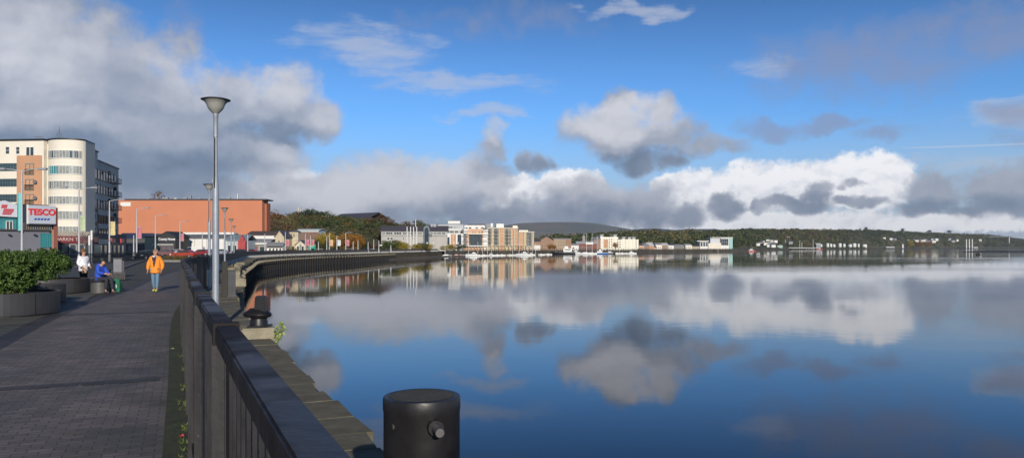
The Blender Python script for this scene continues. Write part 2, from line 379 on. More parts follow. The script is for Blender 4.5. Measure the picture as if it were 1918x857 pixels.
# ------------------------------------------------------------------ helpers: buildings
class Bld:
    """A building whose front runs from (px0, Y0) to (px1, Y1); local x along the front, y into the depth, z up."""
    def __init__(s, name, label, px0, Y0, px1, Y1, group=None, cat='building', z=0.0):
        s.a = at(px0, Y0); s.b = at(px1, Y1); s.L = (s.b - s.a).length; s.e = (s.b - s.a) / s.L; s.z = z
        s.rz = math.atan2(s.e.y, s.e.x); s.t = thing(name, label, cat, (s.a.x, s.a.y, z), s.rz, group)
    def x(s, px):
        k = (px - CX) / FOC; den = s.e.x - k * s.e.y; return (k * s.a.y - s.a.x) / den
    def z_(s, px, py):
        Y = s.a.y + s.e.y * s.x(px); return zat(py, Y) - s.z
    def rect(s, x0, y0, x1, y1): return s.x(x0), s.x(x1), s.z_((x0+x1)/2, y1), s.z_((x0+x1)/2, y0)
    def wall(s, x0, x1, d0, d1, z0, z1, m, name='wall'): return MB().box(x0, x1, d0, d1, z0, z1).build(name, m, s.t)
    def panel(s, r, m, out=.06, name='cladding', z0=None):     # raised panel from a pixel rectangle
        a, b, c, d = s.rect(*r); return MB().box(a, b, -out, .02, c if z0 is None else z0, d).build(name, m, s.t)
    def win(s, x0, x1, z0, z1, fm=None, gm=None, nx=1, nz=1, fw=.07, out=.08, name='window'):
        m = MB(); w = x1 - x0; h = z1 - z0
        m.box(0, w, -out*.35, .01, 0, h, 1)
        for i in range(nx + 1):
            c = w * i / nx; m.box(c - fw/2, c + fw/2, -out, 0, -fw/2, h + fw/2, 0)
        for i in range(nz + 1):
            c = h * i / nz; m.box(-fw/2, w + fw/2, -out*.9, 0, c - fw/2, c + fw/2, 0)
        o = m.build(name, [fm or M_white(), gm or M_glass()], s.t, (x0, 0, z0)); return o
    def winpx(s, r, **k):
        a, b, c, d = s.rect(*r); return s.win(a, b, c, d, **k)
    def balcony(s, x0, x1, z, dep=1.0, m=None):
        b = MB(); b.box(x0, x1, -dep, 0, z - .12, z); o = b.build('balcony', mat('pale_concrete', (.5,.48,.43), .8), s.t)
        g = MB(); g.box(x0, x1, -dep - .02, -dep + .02, z + .95, z + 1.02)
        n = max(2, int((x1 - x0) / .35))
        for i in range(n + 1):
            c = x0 + (x1 - x0) * i / n; g.box(c - .025, c + .025, -dep - .015, -dep + .015, z, z + .95)
        g.build('balustrade', m or M_steel(), o); return o
    def gable(s, x0, x1, d0, d1, z0, zr, m, name='roof', over=.3, along='x'):
        b = MB()
        if along == 'x':      # ridge parallel to the front
            c = (d0 + d1) / 2
            for y, sg in ((d0 - over, -1), (d1 + over, 1)):
                b.add([(x0-over, y, z0-.1), (x1+over, y, z0-.1), (x1+over, c, zr), (x0-over, c, zr), (x0-over, y, z0+.1), (x1+over, y, z0+.1), (x1+over, c, zr+.2), (x0-over, c, zr+.2)],
                      [(0,3,2,1),(4,5,6,7),(0,1,5,4),(1,2,6,5),(2,3,7,6),(3,0,4,7)])
        else:
            c = (x0 + x1) / 2
            for x in (x0 - over, x1 + over):
                b.add([(x, d0-over, z0-.1), (x, d1+over, z0-.1), (c, d1+over, zr), (c, d0-over, zr), (x, d0-over, z0+.1), (x, d1+over, z0+.1), (c, d1+over, zr+.2), (c, d0-over, zr+.2)],
                      [(0,3,2,1),(4,5,6,7),(0,1,5,4),(1,2,6,5),(2,3,7,6),(3,0,4,7)])
        return b.build(name, m, s.t)
    def gable_wall(s, x0, x1, d0, d1, z0, ze, zr, m, name='wall'):
        return MB().xprism([(x0, z0), (x1, z0), (x1, ze), ((x0+x1)/2, zr), (x0, ze)], d0, d1).build(name, m, s.t)
# ------------------------------------------------------------------ setting: water, land, walkway
RAILK = [(.9,-1.5),(-.253,1.0),(-1.02,2.67),(-1.93,4.65),(-2.77,6.5),(-4.6,10.6),(-6.6,15),(-8.8,20),(-10.6,24.5),(-11.9,28),(-13.45,33),(-15.6,38.5),(-20.0,50),(-23.8,61),(-27,70),(-34.5,94),(-42,118),(-45.3,133),(-47.5,155),(-47.5,184),(-44.5,206),(-42.5,247),(-39,300),(-34,345)]
RAIL = spline(RAILK, 8)
EDGE_NEAR = offset(RAIL, 1.54)
EDGE = EDGE_NEAR + spline([(-32.6,346.5),(-26,378),(-12,410),(6,440),(22,470),(50,505),(85,530),(105,580),(139,630),(180,690),(245,790),(400,1150),(573,1484),(900,1900),(1300,2300),(2200,3100),(4500,3600),(9000,3700)], 4)[1:]
FIRST = EDGE[0]; BACK = [FIRST - D * 60 * Vector((1,1,0)).length / 1.414 + U * 0]
EDGE = [FIRST - D * 120] + EDGE
# water
def water_mat():
    m = bpy.data.materials.new('river_water'); m.use_nodes = True; nt = m.node_tree; N = nt.nodes; L = nt.links; b = N['Principled BSDF']
    b.inputs['Base Color'].default_value = (.003, .006, .014, 1); b.inputs['Roughness'].default_value = .03; b.inputs['IOR'].default_value = 1.333
    tc = N.new('ShaderNodeTexCoord')
    def nz(sc, vs, det, dist=.02):
        mp = N.new('ShaderNodeMapping'); mp.inputs['Scale'].default_value = vs; L.new(tc.outputs['Object'], mp.inputs[0])
        n = N.new('ShaderNodeTexNoise'); n.inputs['Scale'].default_value = sc; n.inputs['Detail'].default_value = det; L.new(mp.outputs[0], n.inputs['Vector']); return n.outputs['Fac']
    big = nz(.012, (.35, 1.6, 1), 3); rip = nz(1.3, (1, 1, 1), 3); swell = nz(.16, (1, 1, 1), 2)
    mr = N.new('ShaderNodeMapRange'); L.new(big, mr.inputs[0]); mr.inputs[1].default_value = .46; mr.inputs[2].default_value = .68; mr.inputs[3].default_value = .15; mr.inputs[4].default_value = 1.0
    b1 = N.new('ShaderNodeBump'); b1.inputs['Distance'].default_value = .005; L.new(mr.outputs[0], b1.inputs['Strength']); L.new(rip, b1.inputs['Height'])
    b2 = N.new('ShaderNodeBump'); b2.inputs['Distance'].default_value = .035; b2.inputs['Strength'].default_value = .22; L.new(swell, b2.inputs['Height']); L.new(b1.outputs[0], b2.inputs['Normal'])
    L.new(b2.outputs[0], b.inputs['Normal'])
    rg = N.new('ShaderNodeMapRange'); L.new(big, rg.inputs[0]); rg.inputs[1].default_value = .40; rg.inputs[2].default_value = .66; rg.inputs[3].default_value = .022; rg.inputs[4].default_value = .075; L.new(rg.outputs[0], b.inputs['Roughness']); return m
wm = MB(); wm.add([(-300,-150,WZ),(12000,-150,WZ),(12000,6000,WZ),(-300,6000,WZ)], [(0,1,2,3)])
tag(wm.build('water', water_mat(), fixn=False), kind='structure')
# land: one sheet behind the quay edge
land = MB(); poly = [(p.x, p.y, 0) for p in EDGE] + [(14000, 3700, 0), (14000, 30000, 0), (-14000, 30000, 0), (-14000, -600, 0), (FIRST.x - D.x*120 - 30, -600, 0)]
me = bpy.data.meshes.new('ground'); bm = bmesh.new(); vs = [bm.verts.new((x, y, -.02)) for x, y, z in poly]
for i in range(len(vs)): bm.edges.new((vs[i], vs[(i+1) % len(vs)]))
bmesh.ops.triangle_fill(bm, use_beauty=True, edges=bm.edges[:]); bmesh.ops.recalc_face_normals(bm, faces=bm.faces)
if bm.faces[0].normal.z < 0: bmesh.ops.reverse_faces(bm, faces=bm.faces)
bm.to_mesh(me); bm.free(); me.materials.append(mat('ground_surface', (.050,.050,.044), .9, .25, .05)); tag(link('ground', me), kind='structure')

# paving: brick setts in the walkway frame
def paving_mat(name, base, mossy=False, bw=.21, bh=.105, joint=.35):
    m = bpy.data.materials.new(name); m.use_nodes = True; nt = m.node_tree; N = nt.nodes; L = nt.links; b = N['Principled BSDF']
    tc = N.new('ShaderNodeTexCoord'); src = tc.outputs['Object']
    br = N.new('ShaderNodeTexBrick'); L.new(src, br.inputs['Vector']); br.inputs['Scale'].default_value = 1; br.inputs['Brick Width'].default_value = bw; br.inputs['Row Height'].default_value = bh
    br.inputs['Mortar Size'].default_value = .006; br.inputs['Mortar Smooth'].default_value = .3; br.inputs['Bias'].default_value = 0
    br.inputs['Color1'].default_value = (*[c * .76 for c in base], 1); br.inputs['Color2'].default_value = (*[c * 1.22 for c in base], 1); br.inputs['Mortar'].default_value = (*[c * joint for c in base], 1)
    n = N.new('ShaderNodeTexNoise'); n.inputs['Scale'].default_value = .7; n.inputs['Detail'].default_value = 8; n.inputs['Roughness'].default_value = .65; L.new(src, n.inputs['Vector'])
    mr = N.new('ShaderNodeMapRange'); L.new(n.outputs['Fac'], mr.inputs[0]); mr.inputs[1].default_value = .32; mr.inputs[2].default_value = .68; mr.inputs[3].default_value = .60; mr.inputs[4].default_value = 1.25
    vm = N.new('ShaderNodeVectorMath'); vm.operation = 'SCALE'; L.new(br.outputs['Color'], vm.inputs[0]); L.new(mr.outputs[0], vm.inputs[3])
    n2 = N.new('ShaderNodeTexNoise'); n2.inputs['Scale'].default_value = 1.6; n2.inputs['Detail'].default_value = 6; L.new(src, n2.inputs['Vector'])
    sp = N.new('ShaderNodeSeparateXYZ'); L.new(src, sp.inputs[0])
    ms = N.new('ShaderNodeMapRange'); L.new(sp.outputs[0], ms.inputs[0]); ms.inputs[1].default_value = -1.3; ms.inputs[2].default_value = -.1; ms.inputs[3].default_value = 0; ms.inputs[4].default_value = .65
    ad = N.new('ShaderNodeMath'); ad.operation = 'MULTIPLY_ADD'; L.new(n2.outputs['Fac'], ad.inputs[0]); ad.inputs[1].default_value = 2.4; ad.inputs[2].default_value = -1.25
    ml = N.new('ShaderNodeMath'); ml.operation = 'ADD'; ml.use_clamp = True; L.new(ad.outputs[0], ml.inputs[0]); L.new(ms.outputs[0], ml.inputs[1])
    mm = N.new('ShaderNodeMath'); mm.operation = 'MULTIPLY'; L.new(ml.outputs[0], mm.inputs[0]); mm.inputs[1].default_value = .55 if mossy else .3
    mx = N.new('ShaderNodeMix'); mx.data_type = 'RGBA'; L.new(mm.outputs[0], mx.inputs[0]); L.new(vm.outputs[0], mx.inputs[6]); mx.inputs[7].default_value = (.040, .042, .016, 1)
    L.new(mx.outputs[2], b.inputs['Base Color'])
    rr = N.new('ShaderNodeMapRange'); L.new(n.outputs['Fac'], rr.inputs[0]); rr.inputs[3].default_value = .38; rr.inputs[4].default_value = .85; L.new(rr.outputs[0], b.inputs['Roughness'])
    bu = N.new('ShaderNodeBump'); bu.inputs['Strength'].default_value = .5; bu.inputs['Distance'].default_value = .006; L.new(br.outputs['Fac'], bu.inputs['Height']); bu.invert = True; L.new(bu.outputs[0], b.inputs['Normal'])
    b.inputs['Specular IOR Level'].default_value = .4
    return m
def wpoly(name, pts, z, m, smooth=False):     # flat sheet given in the walkway frame (u, v)
    o = MB().add([(u, v, z) for u, v in pts], [tuple(range(len(pts)))]).build(name, m, None, fixn=False); o.rotation_euler = (0, 0, WROT)
    me = o.data
    if me.polygons[0].normal.z < 0: me.flip_normals()
    return tag(o, kind='structure')
def to_uv(p): return (p.x * U.x + p.y * U.y, p.x * D.x + p.y * D.y)
pave = paving_mat('walkway_setts', (.165, .139, .126), True)
pave2 = paving_mat('plaza_setts', (.12, .118, .098), False)
darkp = paving_mat('dark_band_setts', (.062, .056, .056), False, joint=.6)
KERB = [p for p in RAIL if p.y < 125]
wl = offset(KERB, -.25); wr = offset(KERB, -3.0); pl = offset(KERB, -3.45); gt = offset(KERB, .0)
def ribbon(name, A, B, z, m):
    n = len(A); mb = MB(); mb.add([(*to_uv(p), z) for p in A] + [(*to_uv(p), z) for p in B], [(i, i+1, n+i+1, n+i) for i in range(n-1)])
    o = mb.build(name, m, None, fixn=False); o.rotation_euler = (0, 0, WROT)
    if o.data.polygons[0].normal.z < 0: o.data.flip_normals()
    return tag(o, kind='structure')
WROT = math.atan2(U.y, U.x)
ribbon('walkway', wl, wr, .004, pave)
ribbon('dark_paving_band', wr, pl, .004, darkp)
ribbon('gutter_strip', gt, wl, .008, mat('mossy_gutter', (.022,.024,.014), .85, col2=(.055,.062,.018), scale=5, bump=.5, bscale=30))
wpoly('plaza', [(-3.0,-10),(-3.0,44),(-9,47),(-16,47),(-16,-10)], .0, pave2)
for v in (11.4, 23.4, 35.4, 47.4):
    if v == 11.4: off = 0
    wpoly('paving_cross_band', [(-3.0 - (v*.0), v), (-.25 - max(0, v-20)*.012, v), (-.25 - max(0, v-20)*.012, v+.3), (-3.0, v+.3)], .008, darkp)
# curved dark band and round inlay in front of the planters
arc = MB(); n = 40; c0 = (-5.6, 13.2)
for i in range(n):
    a0, a1 = 2*math.pi*i/n, 2*math.pi*(i+1)/n
    arc.add([(c0[0]+math.cos(a)*r, c0[1]+math.sin(a)*r, .004) for a, r in ((a0,1.0),(a1,1.0),(a1,1.9),(a0,1.9))], [(0,1,2,3)])
o = arc.build('paving_ring', darkp, None, fixn=False); o.rotation_euler = (0,0,WROT); tag(o, kind='structure')
# road, kerb, far pavement
asph = mat('asphalt', (.060,.060,.064), .8, .15, 2, .2, 80)
wpoly('road', [(-4.6,47),(-4.2,140),(-13.5,140),(-16,47)], .004, asph)
wpoly('road', [(-16,-10),(-16,60),(-25,60),(-25,-10)], .006, asph)
wpoly('pavement', [(-13.6,50),(-13.6,150),(-26,150),(-26,62)], .11, mat('pavement_slabs', (.17,.165,.16), .8, .12, 1.5))
kb = MB(); kb.box(-4.55,-4.4,46,140,.0,.12); kb.box(-13.75,-13.6,50,150,0,.13)
o = kb.build('kerb', mat('kerb_stone', (.2,.19,.18), .8), None); o.rotation_euler = (0,0,WROT); tag(o, kind='structure')
for k in range(18):
    wpoly('road_marking', [(-9.0,50+k*5),(-8.9,50+k*5),(-8.9,52.5+k*5),(-9.0,52.5+k*5)], .012, mat('road_paint', (.65,.65,.62), .7))

# ------------------------------------------------------------------ quay wall with coping and timber fenders
stone = mat('quay_stone', (.20,.175,.12), .9, col2=(.34,.30,.22), scale=2.5, bump=1.0, bscale=18)
cope_m = mat('mossy_coping', (.085,.075,.045), .92, col2=(.155,.14,.10), scale=3.5, bump=.6, bscale=22)
dkwall = mat('wet_quay_timber', (.022,.020,.017), .7, .5, .8, .8, 6, streak=True)
q = thing('quay_wall', 'long curving quay wall with mossy coping above dark timber fenders', 'quay wall')
E2 = [p for p in EDGE if p.y < 346]; E2 = [E2[0] + (E2[1]-E2[0]) * .0] + E2[1:]
strip(E2, E2, -.12, -4.0).build('wall_face', dkwall, q)
cp = MB(); rr = random.Random(3); Ls = plen(E2); d = 0
while d < Ls - 2 and d < 420:
    l = rr.uniform(.55, 1.35); a, t = path_at(E2, d); b, t2 = path_at(E2, min(d + l - .02, Ls)); jo = rr.uniform(-.06, .06)
    na = Vector((t.y, -t.x, 0)); nb = Vector((t2.y, -t2.x, 0)); z = .05 + rr.uniform(-.010, .010)
    P8 = []
    for zz in (-.35, z):
        P8 += [a - na*1.50, b - nb*1.50, b + nb*jo, a + na*(jo + rr.uniform(-.04,.04))]
    cp.add([(p.x, p.y, zz) for p, zz in zip(P8, [-.35]*4 + [z]*4)], [(0,3,2,1),(4,5,6,7),(0,1,5,4),(1,2,6,5),(2,3,7,6),(3,0,4,7)])
    d += l
co = cp.build('coping', cope_m, q)
pile = MB().box(-.17,.17,-.12,.3,-4.0,-.62).add([(-.18,-.13,-.62),(.18,-.13,-.62),(.18,.52,-.62),(-.18,.52,-.62),(-.18,-.13,-.36),(.18,-.13,-.36),(.18,.12,-.36),(-.18,.12,-.36)], [(0,3,2,1),(4,5,6,7),(0,1,5,4),(1,2,6,5),(2,3,7,6),(3,0,4,7)], 1).mesh('timber_fender', [mat('fender_timber', (.018,.015,.011), .9, col2=(.055,.045,.032), scale=1.2, bump=.5, bscale=10, streak=True), mat('fender_head', (.16,.14,.095), .9, col2=(.30,.27,.20), scale=.7)])
base_d = [i for i, p in enumerate(E2) if p.y > 62][0]
sub = E2[base_d:]; SL = plen(sub); n = 0; d = 0; rest = MB()
while d < SL:
    p, t = path_at(sub, d)
    nrm = Vector((t.y, -t.x, 0)); ang = math.atan2(nrm.y, nrm.x) - math.pi/2
    if n < 100:
        o = link('timber_fender', pile, q, p); o.rotation_euler = (R(-6), 0, ang)
    else:
        rest.add([p + Matrix.Rotation(ang, 3, 'Z') @ Vector(v) for v in [(-.17,-.1,-4),(.17,-.1,-4),(.17,.5,-4),(-.17,.5,-4),(-.17,-.1,-.36),(.17,-.1,-.36),(.17,.25,-.36),(-.17,.25,-.36)]], [(0,3,2,1),(4,5,6,7),(0,1,5,4),(1,2,6,5),(2,3,7,6),(3,0,4,7)])
    n += 1; d += 2.0
if rest.v: tag(rest.build('timber_fender', pile.materials[0], q), kind='stuff')
# marina quay wall and bank farther on
E3 = [p for p in EDGE if 345 < p.y < 1450]
q2 = thing('harbour_wall', 'distant dark harbour wall below the waterfront apartments and boats', 'quay wall')
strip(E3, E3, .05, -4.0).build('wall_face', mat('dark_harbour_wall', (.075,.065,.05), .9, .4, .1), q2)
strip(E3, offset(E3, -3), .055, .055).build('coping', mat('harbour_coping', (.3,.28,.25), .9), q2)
E4 = [p for p in EDGE if p.y > 1380]
tag(strip(E4, offset(E4, 6), .0, -4.0).build('river_bank', mat('rocky_bank', (.05,.045,.035), .95, .4, .05), None), kind='structure')
# ------------------------------------------------------------------ near railing
def _left(t): return Vector((t.y, -t.x, 0)).normalized()
def railing(name, label, P, d0, d1, ztop, bar_gap, post_gap, plinth, group=None, rail_w=.075, rail_h=.065, nbar=100, npost=60, bar_w=.012):
    t = thing(name, label, 'railing', (0,0,0), 0, group); pm_ = mat('lit_worn_post_paint', (.030,.027,.028), .5, .5, 12, .12, 30, streak=True); bm2 = mat('shaded_bar_paint', (.018,.016,.018), .5, .5, 8); rm = mat('black_rail_paint', (.020,.016,.015), .40, .5, 5, .12, 12, spec=.14)  # bar paint darkened to stand for shade; post paint lighter for lit faces and wear
    N = int((d1 - d0) / post_gap); parts = 0
    for i in range(N):
        a, _ = path_at(P, d0 + i*post_gap); b, tt = path_at(P, d0 + (i+1)*post_gap); za, zb = ztop(d0 + i*post_gap), ztop(d0 + (i+1)*post_gap)
        A = a + Vector((0,0,za - rail_h/2)); B = b + Vector((0,0,zb - rail_h/2)); dd = (B-A).normalized()
        if i < npost:
            o = MB().beam(A + dd*.002, B - dd*.002, rail_w, rail_h).build('handrail', rm, t, bevel=.006 if i < 8 else 0)
            MB().beam(a + dd*-.03 + Vector((0,0,za - rail_h/2 + .003)), a + dd*.03 + Vector((0,0,za - rail_h/2 + .003)), rail_w + .014, rail_h + .012).build('joint_collar', rm, o)
            MB().beam(a - _left(tt)*.012, a - _left(tt)*.012 + Vector((0,0,za - rail_h)), .05 if rail_w < .1 else .06, .07).build('post', pm_, t, bevel=.004 if i < 6 else 0)
            MB().beam(a + Vector((0,0,.16)), b + Vector((0,0,.16)), .035, .035).build('bottom_rail', rm, t)
    nb = int((d1 - d0) / bar_gap); rest = MB(); wh = MB()
    for i in range(nb):
        d = d0 + (i + .5) * bar_gap; a, t_ = path_at(P, d); a = a + _left(t_)*.018; z = ztop(d) - rail_h; pz = plinth(d)
        if pz > 0:
            if i % (2 if d < 70 else 5) == 0: wh.beam(a, a + Vector((0,0,pz)), .22, .12)
        m = MB() if parts < nbar else rest
        m.beam(a + Vector((0,0,max(.05, pz))), a + Vector((0,0,z)), bar_w, bar_w)
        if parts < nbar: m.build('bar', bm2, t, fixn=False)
        parts += 1
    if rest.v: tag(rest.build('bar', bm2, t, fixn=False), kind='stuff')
    if wh.v:
        Q = [path_at(P, d0 + (d1-d0)*i/120)[0] for i in range(121)]; Q = offset(Q, -.22)
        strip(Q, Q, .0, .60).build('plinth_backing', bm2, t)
        tag(wh.build('pale_plinth_post', mat('pale_plinth', (.42,.42,.42), .8, .12, 2), t, fixn=False), kind='stuff')
    return t
_d = [0.0]
for i in range(len(RAIL)-1): _d.append(_d[-1] + (RAIL[i+1]-RAIL[i]).length)
D0 = [_d[i] + (2.70 - RAIL[i].y)/(RAIL[i+1].y-RAIL[i].y)*(RAIL[i+1]-RAIL[i]).length for i in range(len(RAIL)-1) if RAIL[i].y <= 2.70 < RAIL[i+1].y][0] - 2.03*2
railing('quay_railing', 'black iron quay railing with flat worn handrail beside the mossy gutter', RAIL, D0, D0 + 2.03*18, lambda d: 1.56 if d < 14 else 1.56 - (d-14)*.003, .165, 2.03, lambda d: 0)
RF = [p for p in RAIL]
railing('promenade_railing', 'distant black railing on pale slotted plinth following the curve of the bay', RAIL, D0 + 2.03*18, plen(RAIL) - 1, lambda d: max(1.22, 1.5 - (d-37)*.009), .21, 3.2, lambda d: max(.48, .87 - (d - 37)*.012), nbar=100, npost=90, bar_w=.085)

# ------------------------------------------------------------------ mooring posts, bollards
bo = thing('mooring_bollard', 'large round black iron mooring post with a pin through its side', 'bollard', (-.416, 3.45, 0))
bm_ = mat('bollard_iron', (.013,.012,.013), .42, .6, 5, .12, 18, spec=.45)
MB().lathe([(.26,0),(.26,.03),(.185,.05),(.176,.08),(.175,1.09),(.178,1.10),(.178,1.148),(.174,1.158),(.164,1.160),(.15,1.157),(.03,1.156)], 48).build('post', bm_, bo, smooth=True)
MB().lathe([(.150,1.159),(.10,1.1585),(.03,1.158),(.001,1.158)], 32).build('worn_top', mat('worn_iron_top', (.045,.042,.022), .75, col2=(.075,.065,.05), scale=9, bump=.6, bscale=40), bo, smooth=True)
pa = Vector((.065,-.13,1.055)); dr = Vector((.30,-.95,-.02)).normalized()
MB().tube([pa, pa + dr*.07], .034, 20).build('pin_boss', bm_, bo, smooth=True)
MB().tube([pa, pa + dr*.15], .019, 20).build('pin', mat('pin_metal', (.10,.095,.095), .5, .3, 20), bo, smooth=True)
def chips(m, scale, thr, col):
    nt = m.node_tree; N = nt.nodes; L = nt.links; b = N['Principled BSDF']; src = b.inputs['Base Color'].links[0].from_socket; tc = [n for n in N if n.type == 'TEX_COORD'][0]
    a = N.new('ShaderNodeTexNoise'); a.inputs['Scale'].default_value = scale; a.inputs['Detail'].default_value = 6; a.inputs['Roughness'].default_value = .7; L.new(tc.outputs['Object'], a.inputs['Vector'])
    g = N.new('ShaderNodeMapRange'); L.new(a.outputs['Fac'], g.inputs[0]); g.inputs[1].default_value = thr; g.inputs[2].default_value = thr + .03
    x = N.new('ShaderNodeMix'); x.data_type = 'RGBA'; L.new(g.outputs[0], x.inputs[0]); L.new(src, x.inputs[6]); x.inputs[7].default_value = (*col, 1); L.new(x.outputs[2], b.inputs['Base Color'])
_m = MATS['black_rail_paint']; _N = _m.node_tree.nodes; _r = _N.new('ShaderNodeMapRange'); _n = _N.new('ShaderNodeTexNoise'); _n.inputs['Scale'].default_value = 2.6; _n.inputs['Detail'].default_value = 5
_m.node_tree.links.new([n for n in _N if n.type == 'TEX_COORD'][0].outputs['Object'], _n.inputs['Vector']); _m.node_tree.links.new(_n.outputs['Fac'], _r.inputs[0]); _r.inputs[1].default_value = .42; _r.inputs[2].default_value = .6; _r.inputs[3].default_value = .36; _r.inputs[4].default_value = .68
_m.node_tree.links.new(_r.outputs[0], _N['Principled BSDF'].inputs['Roughness'])
chips(bm_, 9, .67, (.16,.14,.12)); chips(MATS['black_rail_paint'], 7, .72, (.10,.07,.05)); chips(MATS['lit_worn_post_paint'], 12, .66, (.13,.11,.10))
# cast boot-shaped bollard on its stone plinth
bl = at(485, 14.9); sb = thing('stone_plinth', 'rough granite block jutting from the quay edge under the horned bollard', 'stone block', (bl.x, bl.y, 0), WROT)
g = MB().box(-.36,.30,-.30,.42,.0,.26).build('block', stone, sb, bevel=.03)
hb = thing('horned_bollard', 'cast iron horned mooring bollard standing on a rough granite block', 'bollard', (bl.x, bl.y, .262), 0); hb.scale = (1.03, 1.03, 1.03)
MB().box(-.17,.20,-.20,.22,0,.035).build('foot_plate', bm_, hb, bevel=.008)
MB().lathe([(.17,.035),(.165,.10),(.15,.16),(.17,.20),(.19,.23)], 28).build('base', bm_, hb, smooth=True)
hs = MB().lathe([(.10,.17),(.21,.20),(.235,.235),(.22,.27),(.15,.32),(.10,.36)], 28); 
for i, (x, y, z) in enumerate(hs.v): hs.v[i] = (x*1.05 - .06*(1 if x < 0 else 0) * min(1, abs(x)/.1), y*.9, z - .02*(x+.1))
hs.build('horn', bm_, hb, smooth=True)
MB().add([(-.07,-.11,.25),(.17,-.11,.25),(.17,.11,.25),(-.07,.11,.25),(-.05,-.10,.60),(.13,-.10,.60),(.13,.10,.60),(-.05,.10,.60)], [(0,3,2,1),(4,5,6,7),(0,1,5,4),(1,2,6,5),(2,3,7,6),(3,0,4,7)]).build('head', bm_, hb, bevel=.02)
# weed growing from the joint of the coping
wd = thing('weed', 'small leafy green weed growing out of the quay edge by the bollard', 'weed', (at(517, 14.6).x, 14.6, -.12))
rr = random.Random(5)
for k in range(6):
    a = rr.uniform(-.5, 1.6); l = rr.uniform(.25,.48); pts = [(0,0,0),(math.cos(a)*l*.25, math.sin(a)*.04, l*.55),(math.cos(a)*l*.5, .02, l)]
    s_ = MB().tube(pts, [.006,.005,.003], 5).build('stem', mat('weed_stem', (.09,.12,.03), .7), wd)
    C = [tuple(Vector(pts[1]).lerp(Vector(pts[2]), t)) for t in (0,.3,.6,1)]
    MB().quads(leaves(16, C, [.05]*4, .035, seed=k)).build('leaf', mat('weed_leaf', (.16,.22,.05), .6, col2=(.30,.34,.10), scale=9), s_, fixn=False)
# dark timber posts on the coping beyond the first lamp
for i, (px, Y, w, h, m, lab, nm) in enumerate([(421, 27.5, .20, 1.25, dkwall, 'dark square timber post on the coping beside the grey box', 'timber_post'),
                              (434, 27.0, .26, .95, mat('grey_board', (.07,.07,.075), .8, .2, 4), 'grey upright mooring box on the coping beyond the horned bollard', 'mooring_box')]):
    p = at(px, Y); t = thing(nm, lab, 'post', (p.x, p.y, .05), WROT)
    MB().box(-w/2, w/2, -.12, .12, 0, h).build('post', m, t, bevel=.01); MB().box(-w/2-.03, w/2+.03, -.15, .15, 0, .08).build('base', m, t); MB().box(-w/2-.01, w/2+.01, -.13, .13, h, h+.03).build('cap', m, t)
for i in range(7):                                                   # loose blocks on the curve of the wall
    px, Y = [(424,40),(430,46),(441,52),(434,58),(442,66),(428,34),(447,74)][i]; p = at(px, Y) ; pr, _t = min(((q_, 0) for q_ in EDGE_NEAR), key=lambda a: (a[0]-p).length)
    o = MB().box(-.35,.35,-.25,.25,0,.30+.05*(i%3)).build('quay_stone', stone, None, (pr.x - .3, pr.y, .04), bevel=.04); o.rotation_euler = (0,0,i*.7)
    tag(o, 'loose pale granite block on the curving quay edge, %s from the near end' % ORD[i] , 'stone', 'loose blocks on the quay edge')

# ------------------------------------------------------------------ promenade lamps
def lamp_parts(t, sc=1.0):
    sm = M_steel()
    MB().lathe([(.14,0),(.14,.02),(.075,.03),(.072,.35),(.070,2.6),(.068,3.05),(.055,3.22),(.040,3.35),(.038,4.2)], 20).build('lower_pole', sm, t, smooth=True)
    MB().lathe([(.050,4.2),(.050,4.62),(.056,4.63),(.056,4.70)], 16).build('upper_pole', sm, t, smooth=True)
    MB().box(-.012,.014,-.066,-.048,3.10,4.18).build('cable_channel', M_black(), t)
    MB().box(-.05,-.02,-.07,-.04,3.22,3.30).build('bracket', sm, t)
    MB().lathe([(.062,4.70),(.085,4.725),(.135,4.775),(.168,4.83),(.190,4.89),(.222,4.94),(.262,4.972)], 28).build('lamp_shade', mat('frosted_shade', (.34,.34,.31), .35, .08, 3, spec=.6), t, smooth=True)
    MB().lathe([(.262,4.972),(.30,4.985),(.305,4.998),(.25,5.015),(.02,5.03)], 28).build('lamp_cap', mat('lamp_cap_metal', (.09,.09,.10), .5, .2, 6), t, smooth=True)
l0 = thing('promenade_lamp', 'tall grey steel promenade lamp with upturned cone shade beside the railing', 'street lamp', at(404, 16.0), 0, 'promenade lamps along the quay railing')
lamp_parts(l0)
for i, (px, Y) in enumerate([(392,37.5),(421,60),(433,83.5),(438.5,111)]):
    dup(l0, at(px, Y), i*.4, ['slim grey cone-shaded lamp almost hidden behind the tallest lamp','slim grey cone-shaded lamp in front of the brick-red building, tallest of its row','slim grey cone-shaded lamp standing between a taller and a shorter one','slim grey cone-shaded lamp, shortest of the row by the railing'][i])

# ------------------------------------------------------------------ planters with bushes
def planter(px, Y, r, h, label, dz=0):
    p = at(px, Y); t = thing('planter', label, 'planter', p, 0, 'round dark planters on the promenade'); pm = mat('planter_steel', (.040,.038,.040), .38, .25, 1.2, .1, 20, spec=.6)
    n = 6
    for k in range(n):
        m = MB(); a0 = 2*math.pi*k/n + .012 - 1.40; a1 = 2*math.pi*(k+1)/n - .012 - 1.40; ns = 10
        for j in range(ns):
            b0 = a0 + (a1-a0)*j/ns; b1 = a0 + (a1-a0)*(j+1)/ns
            c = [(math.cos(b)*q_, math.sin(b)*q_) for b, q_ in ((b0,r),(b1,r),(b1,r-.05),(b0,r-.05))]
            m.prism(c, .04, h)
        m.build('side_panel', pm, t)
    MB().lathe([(r-.03,0),(r-.03,.05),(r-.06,.06),(r-.06,h-.10)], 40).build('base', M_black(), t)
    MB().lathe([(r-.05,h-.12),(r-.06,h-.06),(r*.5,h-.02),(.01,h)], 40).build('soil', mat('bark_mulch', (.035,.020,.014), .95, col2=(.10,.055,.035), scale=14, bump=1, bscale=30), t, smooth=True)
    return t, p
